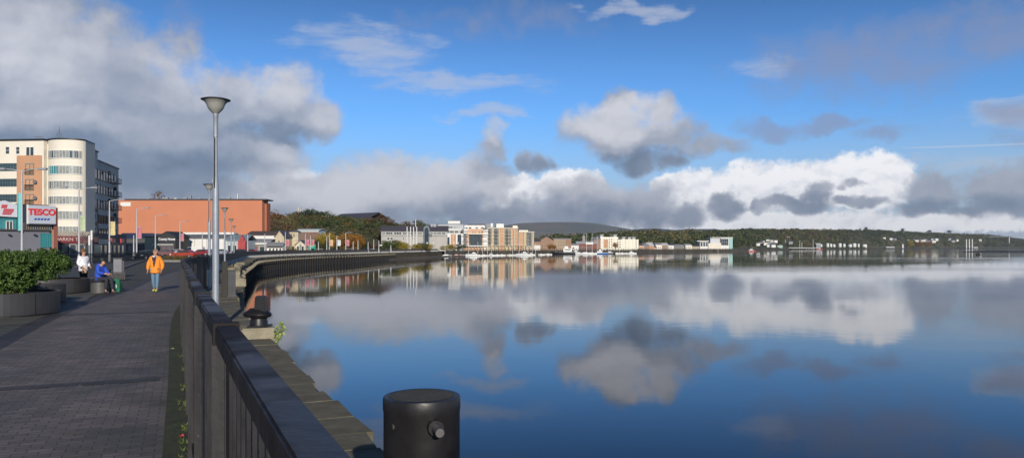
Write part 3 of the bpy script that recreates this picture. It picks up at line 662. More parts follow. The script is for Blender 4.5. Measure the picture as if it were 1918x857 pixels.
P1, p1 = planter(-6, 20.6, 1.5, .62, 'big round dark steel planter holding the largest green bush')
P2, p2 = planter(90, 30.4, 1.5, .57, 'round dark steel planter beside the woman in white, holding a rounded bush')
P3, p3 = planter(64, 25.0, .92, .62, 'small dark planter filled with brown mulch between the two bush planters')
def bush(px, Y, z, rx, rz, nl, label, seed, cx=0):
    p = at(px, Y, z); t = thing('bush', label, 'bush', p, 0, 'green bushes in the planters'); r = np.random.default_rng(seed); C = []; rad = []
    for i in range(70):
        q_ = r.normal(size=3); q_ /= np.linalg.norm(q_); q_[2] = abs(q_[2]) * 1.0 if r.random() < .75 else q_[2]*.4
        f = r.uniform(.74, .90); C.append((q_[0]*rx*f, q_[1]*rx*f, rz*.42 + q_[2]*rz*.55*f)); rad.append(r.uniform(.13,.23))
    for i in range(25): C.append(tuple(r.uniform(-.5,.5,2)*rx) + (r.uniform(.1,.7)*rz,)); rad.append(.4)
    MB().quads(leaves(nl, C, rad, .042, seed=seed)).build('foliage', foliage('bush'), t, fixn=False)
    m = MB()
    for i in range(14):
        a = i*.9; m.tube([(math.cos(a)*.1*rx, math.sin(a)*.1*rx, -.05),(math.cos(a)*.3*rx, math.sin(a)*.3*rx, rz*.35),(math.cos(a)*.6*rx, math.sin(a)*.6*rx, rz*.75)], [.025,.018,.008], 5)
    m.build('stem', M_wood(), t)
bush(8, 20.5, .56, 1.12, 1.22, 15000, 'largest dense dark green rounded bush growing in the big planter', 11)
bush(-42, 21.4, .50, 1.0, 1.25, 9000, 'second dark bush growing half out of the picture behind the biggest one', 14)
bush(90, 30.3, .50, .92, 1.30, 9000, 'rounded leafy green bush in the planter beside the woman in white', 12)
bush(45, 30.9, .48, .9, 1.28, 6000, 'dark bush squeezed between the biggest bush and the rounded one', 13)
# steel drum seat
s0 = at(187, 30.4); st = thing('drum_seat', 'low round dark steel drum seat the man in blue sits on', 'seat', s0)
MB().lathe([(.34,0),(.34,.44)], 32).build('drum', mat('drum_steel', (.085,.082,.078), .45, .2, 3, .1, 12), st, smooth=True)
MB().lathe([(.38,.442),(.39,.46),(.39,.485),(.36,.495)], 32).build('seat_top', M_black(), st, smooth=True)
# bin and slatted box farther along
b0 = at(221, 47); bt = thing('litter_bin', 'upright grey litter bin standing at the edge of the walkway', 'bin', b0, WROT)
MB().box(-.24,.22,-.2,.2,.05,1.12).build('body', mat('bin_grey', (.16,.16,.18), .5, .15, 2), bt, bevel=.02); MB().box(-.27,.25,-.23,.23,1.12,1.18).build('lid', M_black(), bt)
MB().box(.23,.36,-.2,.2,.03,1.0).build('side_door', mat('bin_dark', (.03,.028,.045), .5), bt); MB().box(-.2,.18,-.18,.18,0,.05).build('base', M_black(), bt)
b1 = at(219, 42.5); bx_ = thing('slatted_box', 'low black slatted box on the walkway beyond the seated man', 'planter box', b1, WROT)
MB().box(-.42,.42,-.26,.26,.04,.36).build('box', mat('box_black', (.012,.012,.014), .6), bx_)
for i in range(8): MB().box(-.42+i*.115,-.42+i*.115+.05,-.30,-.264,.0,.40).build('slat', M_black(), bx_)
MB().box(-.46,.46,-.31,.30,.40,.43).build('top_frame', M_black(), bx_)

# ------------------------------------------------------------------ people
def skin(name, V, E, m, parent, sub=1, loc=(0,0,0)):
    me = bpy.data.meshes.new(name); me.from_pydata([v[:3] for v in V], E, []); o = bpy.data.objects.new(name, me); COL.objects.link(o)
    o.modifiers.new('s', 'SKIN'); 
    for i, v in enumerate(V):
        r = v[3]; r = r if isinstance(r, tuple) else (r, r); me.skin_vertices[0].data[i].radius = r
    me.skin_vertices[0].data[0].use_root = True
    mo = o.modifiers.new('d', 'SUBSURF'); mo.levels = sub; mo.render_levels = sub
    dg = bpy.context.evaluated_depsgraph_get(); dg.update(); n = bpy.data.meshes.new_from_object(o.evaluated_get(dg)); bpy.data.objects.remove(o)
    n.name = name; n.materials.clear()
    for a in (m if isinstance(m, list) else [m]): n.materials.append(a)
    smooth_(n, 60); return link(name, n, parent, loc)
def cloth(name, c, v=.15): return mat(name, c, .85, v, 5, .5, 14)
SKINM = mat('skin', (.50,.27,.18), .55, .06, 8)
def hand(V, E, w, pts, d, side):              # palm and five bent fingers from wrist index w; d: finger direction, side: thumb side vector
    base = Vector(V[w][:3]); d = Vector(d).normalized(); s = Vector(side).normalized(); n = d.cross(s)
    V.append((*(base + d*.07), (.034,.018))); p = len(V)-1; E.append((w, p))
    for k, (o_, l) in enumerate(((-.030,.060),(-.010,.074),(.010,.078),(.028,.068))):
        a = base + d*.095 + s*o_; b = a + d*l*.5 + n*.008; c = b + d*l*.4 + n*.022
        i = len(V); V += [(*a,.009),(*b,.008),(*c,.006)]; E += [(p,i),(i,i+1),(i+1,i+2)]
    a = base + d*.03 + s*.045; b = a + d*.035 + s*.02; i = len(V); V += [(*a,.011),(*b,.009)]; E += [(w,i),(i,i+1)]
def person(label, loc, rz, pose, jacket, trousers, shoes, hairm, group=None, face=True, hood=False, extra=None):
    t = thing('person', label, 'person', loc, rz); J = pose; V = []; E = []; idx = {}
    def add(k, r, par=None):
        V.append((*J[k], r)); idx[k] = len(V)-1
        if par is not None: E.append((idx[par], idx[k]))
    add('pelvis', (.14,.10)); add('waist', (.125,.09), 'pelvis'); add('chest', (.15,.105), 'waist'); add('neck', .055, 'chest')
    add('jaw', (.060,.066), 'neck'); add('brow', (.075,.088), 'jaw'); add('crown', (.055,.065), 'brow')
    for s in 'LR':
        add('sh'+s, .055, 'chest'); add('el'+s, .042, 'sh'+s); add('wr'+s, .028, 'el'+s)
        add('hip'+s, .085, 'pelvis'); add('kn'+s, .056, 'hip'+s); add('an'+s, .034, 'kn'+s); add('to'+s, .022, 'an'+s)
    f = Vector(J['face']).normalized(); br = Vector(J['brow']); up = (Vector(J['crown']) - Vector(J['jaw'])).normalized(); sd_ = f.cross(up)
    V.append((*(br + f*.095 - up*.025), .013)); E.append((idx['brow'], len(V)-1))          # nose
    for q_ in (-1, 1): V.append((*(br + sd_*.088*q_ - up*.02), (.010,.018))); E.append((idx['brow'], len(V)-1))   # ears
    for s in 'LR':
        w = Vector(J['wr'+s]) - Vector(J['el'+s]); hand(V, E, idx['wr'+s], None, J.get('hd'+s, w), J.get('th'+s, f))
    skin('body', V, E, SKINM, t)
    for q_ in (-1, 1):
        c = br + f*.083 + sd_*.032*q_; MB().lathe([(.002,-.008),(.010,-.004),(.010,.004),(.002,.008)], 8).build('eye', mat('eye_dark', (.02,.015,.012), .2), t, tuple(c))
    c = br + f*.080 - up*.072; MB().tube([c - sd_*.022, c, c + sd_*.022], .006, 6).build('mouth', mat('lips', (.30,.10,.08), .5), t)
    # jacket
    V = []; E = []; idx = {}
    jk = J['jacket']; G_ = jk['g']
    add('hem', (.20*G_,.15*G_)) if False else None
    hx_ = Vector(J['hem']); wv_ = (Vector(J['waist']) - hx_); V.append((*(hx_ - wv_*.20), (.20*G_,.19*G_))); V.append((*hx_, (.205*G_,.20*G_))); E.append((0,1)); idx['hem'] = 1
    add('waist', (.185*G_,.14*G_), 'hem'); add('chest', (.185*G_,.135*G_), 'waist'); V.append((*(Vector(J['neck'])*.6 + Vector(J['chest'])*.4), (.10,.09))); E.append((idx['chest'], len(V)-1))
    for s in 'LR':
        add('sh'+s, .088*G_, 'chest'); add('el'+s, .075*G_, 'sh'+s)
        e_ = Vector(J['el'+s]); w_ = Vector(J['wr'+s]); V.append((*(e_.lerp(w_, .93)), .055*G_)); E.append((idx['el'+s], len(V)-1))
    skin('jacket', V, E, jacket, t)
    V = []; E = []; idx = {}
    add('pelvis', (.165,.125))
    for s in 'LR':
        add('hip'+s, .105, 'pelvis'); add('kn'+s, .078, 'hip'+s); k_ = Vector(J['kn'+s]); a_ = Vector(J['an'+s]); V.append((*(k_.lerp(a_, .93)), .062)); E.append((idx['kn'+s], len(V)-1))
    skin('trousers', V, E, trousers, t)
    for s in 'LR':
        a_ = Vector(J['an'+s]); b_ = Vector(J['to'+s]); dd = (b_ - a_); dd.z = 0; dd.normalize(); h_ = a_ - dd*.05; z_ = min(a_.z, b_.z)
        skin('shoe', [(h_.x,h_.y,b_.z+.01,.048),(*(a_.lerp(b_,.5) + Vector((0,0,-.012))),.05),(b_.x+dd.x*.03,b_.y+dd.y*.03,b_.z+.005,(.048,.036))], [(0,1),(1,2)], shoes, t)
    # hair
    cr = Vector(J['crown']); hc = br + up*.03 - f*.022
    hv = []; m = MB(); n1, n2 = 14, 8
    for i in range(n2+1):
        ph = math.pi*.5*i/n2*1.25
        for j in range(n1):
            th = 2*math.pi*j/n1; dv = up*math.cos(ph) + (sd_*math.cos(th) + f*math.sin(th))*math.sin(ph)
            k = J.get('hairr', .115); lim = .60 if math.sin(th) > .3 else 1
            rr_ = k*(1 if not (math.sin(th) > .2 and i > n2*.55) else .80); hv.append(hc + Vector(dv)*rr_)
    m.add(hv, [(i*n1+j, i*n1+(j+1)%n1, (i+1)*n1+(j+1)%n1, (i+1)*n1+j) for i in range(n2) for j in range(n1)]); m.build('hair', hairm, t, smooth=True)
    return t
ST = dict(pelvis=(0,0,.93), hem=(0,-.005,.80), waist=(0,0,1.10), chest=(0,0,1.33), neck=(0,-.005,1.48), jaw=(0,-.02,1.56), brow=(0,-.015,1.64), crown=(0,-.005,1.71), face=(0,-1,-.08),
          shL=(.165,0,1.40), elL=(.29,.03,1.12), wrL=(.27,-.10,.88), shR=(-.165,0,1.40), elR=(-.29,.03,1.12), wrR=(-.27,-.10,.88),
          hipL=(.09,0,.88), knL=(.095,-.07,.50), anL=(.085,-.10,.09), toL=(.09,-.24,.045), hipR=(-.09,0,.88), knR=(-.08,-.02,.49), anR=(-.075,.10,.10), toR=(-.08,-.03,.045), jacket=dict(g=1.2))
orange = cloth('orange_jacket_cloth', (.80,.27,.03))
po = person('man walking in a bright orange jacket, blue jeans and lime shoes', gnd(291, 545.5), R(8), ST, orange, cloth('blue_denim', (.13,.22,.32)), cloth('lime_shoe', (.48,.55,.10)), cloth('grey_hair', (.22,.16,.13)))
MB().xprism([(-.085,1.44),(.085,1.44),(.05,1.25),(.012,1.02),(-.012,1.02),(-.05,1.25)], -.185, -.12).build('dark_shirt', cloth('maroon_shirt', (.05,.018,.022)), po)
MB().xprism([(-.045,1.50),(.045,1.50),(.03,1.43),(-.03,1.43)], -.20, -.10).build('pale_collar', cloth('pale_collar', (.6,.62,.66)), po)
for s_ in (-1,1): MB().tube([(.10*s_,-.02,1.47),(.085*s_,-.11,1.43),(.03*s_,-.185,1.22)], [.045,.04,.015], 8).build('hood_edge', cloth('jacket_lining', (.72,.42,.22)), po, smooth=True)
# woman in a white coat, seen from behind turning to the right
SW = dict(ST); SW.update(face=(.1,-1,-.12), jaw=(0,-.03,1.56), brow=(0,-.03,1.635), crown=(0,-.01,1.70), hem=(0,0,.82), elL=(.24,.03,1.13), wrL=(.16,-.20,1.0), elR=(-.24,.03,1.13), wrR=(-.16,-.18,.98), anR=(-.08,.02,.10), toR=(-.06,-.12,.045), anL=(.08,-.02,.10), toL=(.10,-.15,.045), knL=(.09,-.03,.5), jacket=dict(g=1.12), hairr=.125)
pw = person('woman standing in a white puffy coat behind the planter, holding a pale bag', (at(156, 33).x, 33, 0), R(68), SW, cloth('white_coat', (.82,.81,.84)), cloth('black_trousers', (.02,.018,.02)), cloth('black_shoe', (.02,.02,.02)), cloth('auburn_hair', (.16,.075,.03)))
hg = thing('handbag', 'small beige handbag held by the woman in the white coat', 'bag', (pw.location.x + .17, 33 - .22, .72))
MB().box(-.10,.10,-.04,.04,0,.19).build('body', cloth('beige_leather', (.42,.27,.2)), hg, bevel=.02); MB().tube([(-.08,0,.24),(-.05,0,.33),(.05,0,.33),(.08,0,.24)], .008, 6).build('handle', cloth('beige_leather', (.42,.27,.2)), hg)
# seated man in blue, facing right, reading his phone
SS = dict(pelvis=(0,0,.60), hem=(.02,0,.56), waist=(-.02,0,.78), chest=(.03,0,1.02), neck=(.10,0,1.17), jaw=(.185,0,1.20), brow=(.19,0,1.28), crown=(.165,0,1.345), face=(.85,0,-.55),
          shL=(.06,-.17,1.08), elL=(.17,-.24,.84), wrL=(.40,-.13,.80), shR=(.06,.17,1.08), elR=(.17,.24,.84), wrR=(.40,.13,.80), thL=(0,.3,1), thR=(0,-.3,1),
          hipL=(.04,-.10,.59), knL=(.47,-.13,.60), anL=(.40,-.12,.12), toL=(.55,-.14,.05), hipR=(.04,.10,.59), knR=(.47,.12,.60), anR=(.52,.13,.11), toR=(.67,.14,.05), jacket=dict(g=1.08), hairr=.122)
ps = person('man in a blue hooded jacket sitting on the round drum seat', (at(186, 30.4).x, 30.4, -.03), R(-12), SS, cloth('blue_jacket', (.025,.08,.48)), cloth('navy_trousers', (.03,.03,.045)), cloth('dark_shoe', (.06,.05,.06)), cloth('dark_cap', (.035,.04,.03)))
MB().tube([(-.06,0,1.06),(-.03,0,1.16),(.05,0,1.17)], [.10,.09,.06], 10).build('hood', cloth('blue_jacket', (.025,.08,.48)), ps, smooth=True)
MB().box(.24,.34,-.06,.06,1.305,1.32).build('cap_peak', cloth('dark_cap', (.035,.04,.03)), ps)
ph = thing('phone', 'small dark phone held in the hands of the seated man', 'phone', ps.matrix_basis @ Vector((.50,0,.84)), R(-12)); MB().box(-.004,.004,-.04,.04,0,.15).build('case', M_black(), ph); MB().box(-.007,-.004,-.035,.035,.01,.14).build('screen', mat('phone_screen', (.2,.22,.25), .1), ph)
# green carrier bags beside him
for px, w, h, lab, br_ in ((196.5, .26, .50, 'green carrier bag with white print leaning on the drum seat', 0), (217, .40, .56, 'fuller green carrier bag with white print beside the seated man\'s feet', 1)):
    p = at(px, 30.6 if not br_ else 30.9); g_ = thing('carrier_bag', lab, 'bag', p, R(5), 'green carrier bags'); gm = cloth('green_bag', (.015,.13,.07), .3)
    MB().add([(-w/2,-.12,0),(w/2,-.12,0),(w/2,.12,0),(-w/2,.12,0),(-w*.56,-.15,h*.5),(w*.54,-.15,h*.5),(w*.54,.15,h*.5),(-w*.56,.15,h*.5),(-w*.40,-.05,h),(w*.36,-.05,h*.94),(w*.36,.05,h*.94),(-w*.40,.05,h)],
             [(0,3,2,1),(0,1,5,4),(1,2,6,5),(2,3,7,6),(3,0,4,7),(4,5,9,8),(5,6,10,9),(6,7,11,10),(7,4,8,11),(8,9,10,11)]).build('bag', gm, g_, bevel=.015)
    MB().tube([(-w*.2,-.04,h*.95),(-w*.15,-.04,h+.10),(w*.15,-.04,h+.10),(w*.2,-.04,h*.93)], .008, 6).build('handle', gm, g_)
    MB().xprism([(-w*.2,h*.18),(w*.08,h*.12),(w*.28,h*.42),(w*.18,h*.60),(-w*.1,h*.62),(-w*.24,h*.4)], -.158, -.150).build('white_print', mat('bag_print', (.6,.65,.6), .6), g_)
# grass tufts, leaf and litter in the gutter
tf = MB(); r_ = random.Random(9)
for k in range(75):
    v = r_.choice([5.6,6.1,6.8,7.4,8.2,9.3,10.5,12,13.7]) + r_.uniform(-.25,.25); base, tt = path_at(RAIL, v + 1.9); base = base - Vector((tt.y,-tt.x,0))*r_.choice([.04,.05,.06,.09,.12])*r_.uniform(.6,1.2)
    for j in range(7):
        a = r_.uniform(0,6.28); l = r_.uniform(.015,.055); c = Vector((math.cos(a),math.sin(a),0)); s2 = Vector((-c.y,c.x,0))*.005
        tf.add([base-s2, base+s2, base + c*l + Vector((0,0,l*.9))], [(0,1,2)])
tag(tf.build('grass', mat('gutter_grass', (.10,.15,.03), .7, col2=(.2,.24,.06), scale=12), None, fixn=False), 'tufts of grass and moss along the foot of the railing', 'grass', kind='stuff')
lf = gnd(322, 653, .01); o = MB().add([(-.05,0,0),(0,-.03,.012),(.05,0,.004),(0,.035,.015)], [(0,1,2,3)]).build('fallen_leaf', mat('pale_leaf', (.6,.55,.35), .7), None, lf, fixn=False); tag(o, 'pale dry leaf lying on the gutter strip', 'leaf', kind='thing')
lf = gnd(346, 817, .02); o = MB().add([(-.05,0,0),(-.02,-.03,.03),(.05,0,.01),(.01,.035,.05)], [(0,1,2),(0,2,3)]).build('red_wrapper', mat('red_scrap', (.45,.05,.05), .6), None, lf - Vector((.03,0,0)), fixn=False); o.scale = (.55,.55,.55); tag(o, 'small red wrapper scrap at the foot of the railing', 'litter', kind='thing')

lv = np.random.default_rng(31); n_ = 90; uu = lv.uniform(-3.0, -.15, n_); vv = lv.uniform(5, 34, n_); Q = []
for a_, b_ in zip(uu, vv):
    c = uv(a_ - max(0, b_-18)*.01, b_, .014); an = lv.uniform(0, 6.28); l = lv.uniform(.012, .035); e1 = Vector((math.cos(an), math.sin(an), .15))*l; e2 = Vector((-math.sin(an), math.cos(an), .1))*l*.6
    Q.append([c-e1, c-e2, c+e1, c+e2])
tag(MB().quads(np.array([[tuple(p) for p in q_] for q_ in Q])).build('fallen_leaves', mat('brown_leaf', (.10,.06,.03), .8, col2=(.25,.19,.09), scale=3, island=.5), None, fixn=False), 'small dry leaves and specks scattered on the walkway', 'leaves', kind='stuff')
# ------------------------------------------------------------------ wall colours
cream = mat('cream_render', (.76,.70,.59), .8, .05, .3); creamd = mat('beige_render', (.50,.43,.31), .8, .08, .3)
whiter = mat('white_render', (.74,.73,.70), .7, .05, .4); greyc = mat('grey_cladding', (.27,.28,.30), .7, .08, .5)
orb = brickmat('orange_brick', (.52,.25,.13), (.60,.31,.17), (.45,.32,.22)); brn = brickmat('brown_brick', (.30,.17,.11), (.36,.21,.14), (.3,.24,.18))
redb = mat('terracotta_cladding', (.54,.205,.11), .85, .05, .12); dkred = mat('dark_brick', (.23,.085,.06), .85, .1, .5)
teal = mat('teal_glazing', (.04,.22,.24), .2, .3, .8, spec=.8); tealp = mat('teal_paint', (.20,.62,.60), .5, .06, 2); navy = mat('navy_panel', (.02,.025,.06), .6)
sand = mat('sandstone', (.52,.44,.31), .9, .15, .8, .3, 5); shed = mat('dark_cladding', (.025,.027,.03), .6, .2, 1); dkgrey = mat('charcoal_panel', (.06,.06,.068), .6, .15, 1)
dglass = mat('dark_blue_glass', (.015,.03,.045), .08, .4, .3, spec=.9); blkf = mat('black_frame', (.02,.02,.022), .5); salm = mat('salmon_brick', (.62,.38,.24), .85, .08, .6)

# ------------------------------------------------------------------ curved apartment block
b = Bld('apartment_block', 'seven storey cream and orange brick apartment block with curved corner, left of the brick-red box', -110, 141, 82, 139)
zt_ = b.z_(60, 263); fz = [2.6 + i*2.88 for i in range(8)]
xb = b.x(30)
b.wall(0, b.L, 0, 14, 3.2, zt_, cream); b.wall(0, b.L, .05, 14, 0, 3.2, dkgrey, 'ground_floor')
b.panel((32, 291, 79, 405), orb, .10, 'brick_bay', z0=3.3)
MB().box(-.2, b.L+.1, -.25, 14.2, zt_, zt_+.28).build('roof', blkf, b.t)
def rows(b, cols, ys, **k):
    for (y0, y1) in ys:
        for (x0, x1) in cols: b.winpx((x0, y0, x1, y1), **k)
rows(b, [(11,18),(30.5,37)], [(275,288)], nx=1, nz=2)
rows(b, [(0,31)], [(306,320),(335,349),(364,378)], nx=6, nz=2, fm=mat('teal_window_frame', (.08,.16,.17), .5))
rows(b, [(-60,-10)], [(306,320),(335,349),(364,378)], nx=8, nz=2)
b.winpx((49,275,64,297), nx=2, fw=.16)
for y0, y1 in ((307,327),(336,356),(364,384)):
    o = b.winpx((49,y0,64,y1), nx=2, nz=2, fw=.12, fm=teal, out=.16)
    a, c, z0_, z1_ = b.rect(48.5, y0, 64.5, y1); g = MB(); g.box(0, c-a, -.45, -.38, .9, 1.0)
    for i in range(9): g.box((c-a)*i/8-.02, (c-a)*i/8+.02, -.44, -.40, 0, .9)
    g.build('balustrade', blkf, o, (a - o.location.x, 0, 0))
for px, py in ((68,341),(68,371)):        # satellite dishes on the brick bay
    m = MB().lathe([(.05,0),(.28,.06),(.36,.14),(.34,.15),(.05,.04)], 16); o = m.build('satellite_dish', mat('dish_grey', (.12,.12,.13), .5), b.t, (b.x(px), -.35, b.z_(px, py))); o.rotation_euler = (R(80), 0, R(20))
# rounded corner bay, built as an arc in the building frame
A0 = Vector((b.x(80), 0)); cxr, cyr, rad = b.x(112), 2.2, b.x(143) - b.x(112) + .3
arcp = [(cxr + rad*math.sin(t), cyr - rad*.68*math.cos(t)) for t in [R(-78 + 168*i/24) for i in range(25)]]
zr_ = zt_ + .1
m = MB().prism(arcp + [(cxr + rad*.55, 7.2), (cxr - rad, 7.2)], 3.3, zr_); m.build('rounded_bay', cream, b.t)
MB().prism([(p[0]*1.0 + (p[0]-cxr)*.03, p[1] - .15) for p in arcp] + [(cxr + rad*.55, 7.2), (cxr - rad, 7.2)], zr_, zr_ + .22).build('bay_roof', blkf, b.t)
MB().prism([(cxr + (p[0]-cxr)*.97, p[1]+.3) for p in arcp] + [(cxr + rad*.5, 7.2), (cxr - rad, 7.2)], 0, 3.3).build('bay_ground_floor', dkgrey, b.t)
for k, (y0, y1) in enumerate(((279,294),(308,324),(337,352),(366,381),(394,410),(423,439))):
    Yb = 139 - rad*.6; z1 = zat(y0, Yb); z0_ = zat(y1, Yb); pm = mat('blind_glass', (.27,.28,.26), .25, .35, 2.5, spec=.7); n = 24
    m = MB(); q_ = [(cxr + (rad+.05)*math.sin(t), cyr - (rad*.68+.05)*math.cos(t)) for t in [R(-48 + 118*i/n) for i in range(n+1)]]
    for i in range(n): m.add([(*q_[i], z0_), (*q_[i+1], z0_), (*q_[i+1], z1), (*q_[i], z1)], [(0,1,2,3)], 1 if (k == 0 and i in (0,1,2,4,5,16,17,19,20) or i < 4 and k in (2,3) or k == 1 and i < 9) else 0)
    o = m.build('bay_window', [pm, teal if k == 1 else M_glass()], b.t, fixn=False)
    f = MB()
    for i in range(0, n+1, 2): f.beam((*q_[i], z0_), (*q_[i], z1), .055, .06)
    for i in range(n): f.beam((*q_[i], z0_), (*q_[i+1], z0_), .12, .12); f.beam((*q_[i], z1), (*q_[i+1], z1), .12, .12)
    f.build('bay_window_frame', M_white(), o, fixn=False)
# antennae on the roof
aer = thing('roof_aerial', 'spiky thin aerial mast standing on the curved roof', 'aerial', (at(99, 141).x, 143, zt_ + .2)); am = mat('aerial_metal', (.12,.12,.13), .5)
m = MB(); m.tube([(0,0,0),(0,0,3.0)], .05, 6)
for s_ in (-1, 1):
    for z in (.8,1.4,1.9): m.tube([(0,0,z+.4),(s_*.9*(1.2-z*.3),0,z-.5)], .03, 5)
m.build('mast', am, aer)
ae2 = thing('television_aerial', 'small flat television aerial on the roof edge of the apartment block', 'aerial', (at(66, 141).x, 142, zt_ + .2))
MB().tube([(0,0,0),(0,0,1.0)], .04, 6).tube([(-.9,0,.85),(.9,0,.85)], .035, 5).tube([(-.4,0,.75),(-.4,0,.95)], .03, 5).tube([(.4,0,.75),(.4,0,.95)], .03, 5).build('mast', am, ae2)
# side wing facing the river
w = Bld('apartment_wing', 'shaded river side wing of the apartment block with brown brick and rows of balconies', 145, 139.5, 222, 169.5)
zw = w.z_(146, 269)
MB().prism([(0,0),(w.x(183),0),(w.x(183),14),(5,14)], 3.2, zw).build('wall', cream, w.t); w.wall(w.x(183), w.L, 0, 14, 3.2, w.z_(200, 308), mat('grey_beige_render', (.60,.56,.49), .8, .08, .3), 'lower_wing')
MB().prism([(0,.05),(w.L,.05),(w.L,14),(5,14)], 0, 3.2).build('ground_floor', dkgrey, w.t)
MB().prism([(-.1,-.2),(w.x(183)+.2,-.2),(w.x(183)+.2,14),(5,14)], zw, zw+.25).build('roof', blkf, w.t); MB().box(w.x(183), w.L+.1, -.2, 14.2, w.z_(200,308), w.z_(200,308)+.22).build('roof', blkf, w.t)
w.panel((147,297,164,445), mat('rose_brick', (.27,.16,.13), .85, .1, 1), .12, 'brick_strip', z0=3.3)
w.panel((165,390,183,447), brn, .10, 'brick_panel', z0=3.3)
for y0, y1 in ((319,340),(347,366),(375,394)): w.winpx((165,y0,212,y1-3), nx=9, nz=1, fm=mat('dark_window_frame', (.05,.06,.07), .5), out=.14)
for y0, y1 in ((402,419),(427,441)): w.winpx((184,y0+2,212,y1), nx=6, nz=1, fm=mat('dark_window_frame', (.05,.06,.07), .5), out=.14)
for y0 in (288,):
    for px in (164,169,174): w.winpx((px,y0,px+3.2,y0+15), fw=.2)
for y0 in (398,424):
    for px in (165.5,170.5,176): w.winpx((px,y0,px+3,y0+15), fw=.2, out=.18)
for i, y0 in enumerate((283,310,337,365,392,420)):
    w.winpx((151,y0,155,y0+14), fw=.15, out=.2)
    if i > 0:
        z = w.z_(155, y0+15); w.balcony(w.x(151), w.x(160), z, .9, blkf)
for i, y0 in enumerate((328,353,378,402,427)):
    w.winpx((214,y0,218,y0+14), fw=.2, out=.2); z = w.z_(212, y0+14)
    if i < 4: w.balcony(w.x(208), w.x(219), z, 1.0, blkf)
    m = MB().lathe([(.05,0),(.35,.06),(.45,.16),(.43,.17),(.05,.04)], 14); o = m.build('satellite_dish', mat('dish_dark', (.03,.03,.035), .5), w.t, (w.x(198 + 11*(i % 2)), -.6, z + 1.5)); o.rotation_euler = (R(90), 0, R(-40))
# ground floor shop fronts with dark red fascias
f = Bld('shopfront', 'dark red shop fascia with faint pale lettering under the curved apartment block', 103, 134, 170, 137.5)
f.wall(0, f.L, 0, 1.0, 0, 2.6, dkgrey, 'front'); f.wall(-.05, f.L+.05, -.35, 1.0, 2.6, 3.9, mat('fascia_maroon', (.16,.012,.022), .5, .1, 1), 'fascia')
text('DARKN T', .85, f.t, mat('fascia_lettering', (.6,.5,.45), .6), f.x(124), -.37, 3.3, ext=.02)
for i in range(5): f.win(1 + i*1.3, 2.0 + i*1.3, .4, 2.4, fm=M_white() if i in (1,2) else blkf)
f.wall(0, f.L, -.2, .9, 3.9, 4.7, mat('pale_soffit', (.33,.30,.26), .8), 'soffit')
f2 = Bld('shopfront', 'low shop with bright red fascia signs at the foot of the river side wing', 172, 139, 236, 164)
f2.wall(0, f2.L, 0, 2, 0, 2.7, blkf, 'front'); f2.wall(0, f2.L, -.1, 2, 2.7, 4.6, mat('brown_soffit', (.16,.13,.115), .8), 'fascia')
for a, c in ((172,181),(206,213),(224,230)): f2.wall(f2.x(a), f2.x(c), -.35, -.1, 2.8, 3.7, mat('red_sign', (.50,.01,.02), .4), 'red_sign')
f2.wall(f2.x(182), f2.x(204), -.3, -.1, 2.5, 3.4, mat('pale_green_sign', (.40,.44,.38), .5), 'pale_sign')
for i in range(7): f2.win(1.5 + i*3.4, 3.6 + i*3.4, .3, 2.3, fm=greyc)

# ------------------------------------------------------------------ supermarket with sign boards
s = Bld('supermarket', 'low supermarket with grey base, teal glazing and brick pier in front of the apartments', -60, 104, 106, 112)
s.wall(0, s.L-.9, 0, 20, 0, s.z_(50,432), mat('grey_ground_floor', (.15,.15,.18), .7, .06, .4), 'ground_floor'); zu = s.z_(50, 386)
s.wall(0, s.L-1.2, .6, 20, s.z_(50,432), zu, dkgrey, 'upper_floor'); MB().box(-.2, s.L-1, .2, 20, zu, zu+.3).build('roof', blkf, s.t)
MB().box(-.1, s.L-1, -.35, .7, s.z_(50,432), s.z_(50,432)+.22).build('ledge', mat('ledge_dark', (.05,.045,.045), .7), s.t)
s.winpx((-50,404,30,430), fm=teal, gm=teal, nx=14, nz=2, fw=.12); s.winpx((11,414,23,430), nx=2, nz=1, fm=M_white(), out=.3)
s.winpx((44,418,96,431), nx=12, nz=1, fm=mat('beige_mullion', (.28,.22,.16), .7), out=.2); s.winpx((76,437,96,462), fm=teal, gm=mat('teal_shutter', (.03,.26,.27), .5), nx=6, nz=1, out=.2)
s.wall(s.x(99), s.x(106), -.6, 2, 0, s.z_(102, 389), dkred, 'brick_pier'); s.wall(s.x(96.5), s.x(99), -.4, 2, 0, s.z_(98,430), mat('pink_brick', (.42,.22,.16), .8), 'brick_edge')
s.wall(s.x(31.5), s.x(36.5), -.9, -.4, s.z_(34,432), s.z_(34,362), tealp, 'teal_fin'); s.wall(s.x(37), s.x(48), -.2, .6, s.z_(42,431), s.z_(42,384), navy, 'navy_panel')
for px in (15, 63): s.wall(s.x(px), s.x(px+3), -.6, 0, s.z_(px,441), s.z_(px,438), blkf, 'wall_lamp')
sg = s.rect(49, 385, 101, 419); sb_ = thing('shop_sign', 'pale grey sign board with red TESCO lettering above blue dashes', 'sign', s.t.matrix_basis @ Vector((sg[0], -.9, sg[2])), s.rz)
W_, H_ = sg[1]-sg[0], sg[3]-sg[2]; MB().box(0, W_, 0, .35, 0, H_).build('board', mat('sign_board_grey', (.40,.43,.50), .5, .03, 1), sb_); MB().box(-.12, .06, -.03, .38, -.06, H_+.06).build('edge_trim', M_white(), sb_)
MB().box(-.1, W_+.08, .02, .42, -.18, 0).build('bottom_trim', blkf, sb_)
text('TESCO', 1.22, sb_, mat('sign_red', (.62,.015,.02), .4), W_*.50, -.03, H_*.62, ext=.04, sx=.93, bold=.05)
m = MB()
for i in range(5):
    x = W_*.21 + i*W_*.115; m.xprism([(x, H_*.20), (x+W_*.075, H_*.20), (x+W_*.115, H_*.30), (x+W_*.04, H_*.30)], -.06, .0)
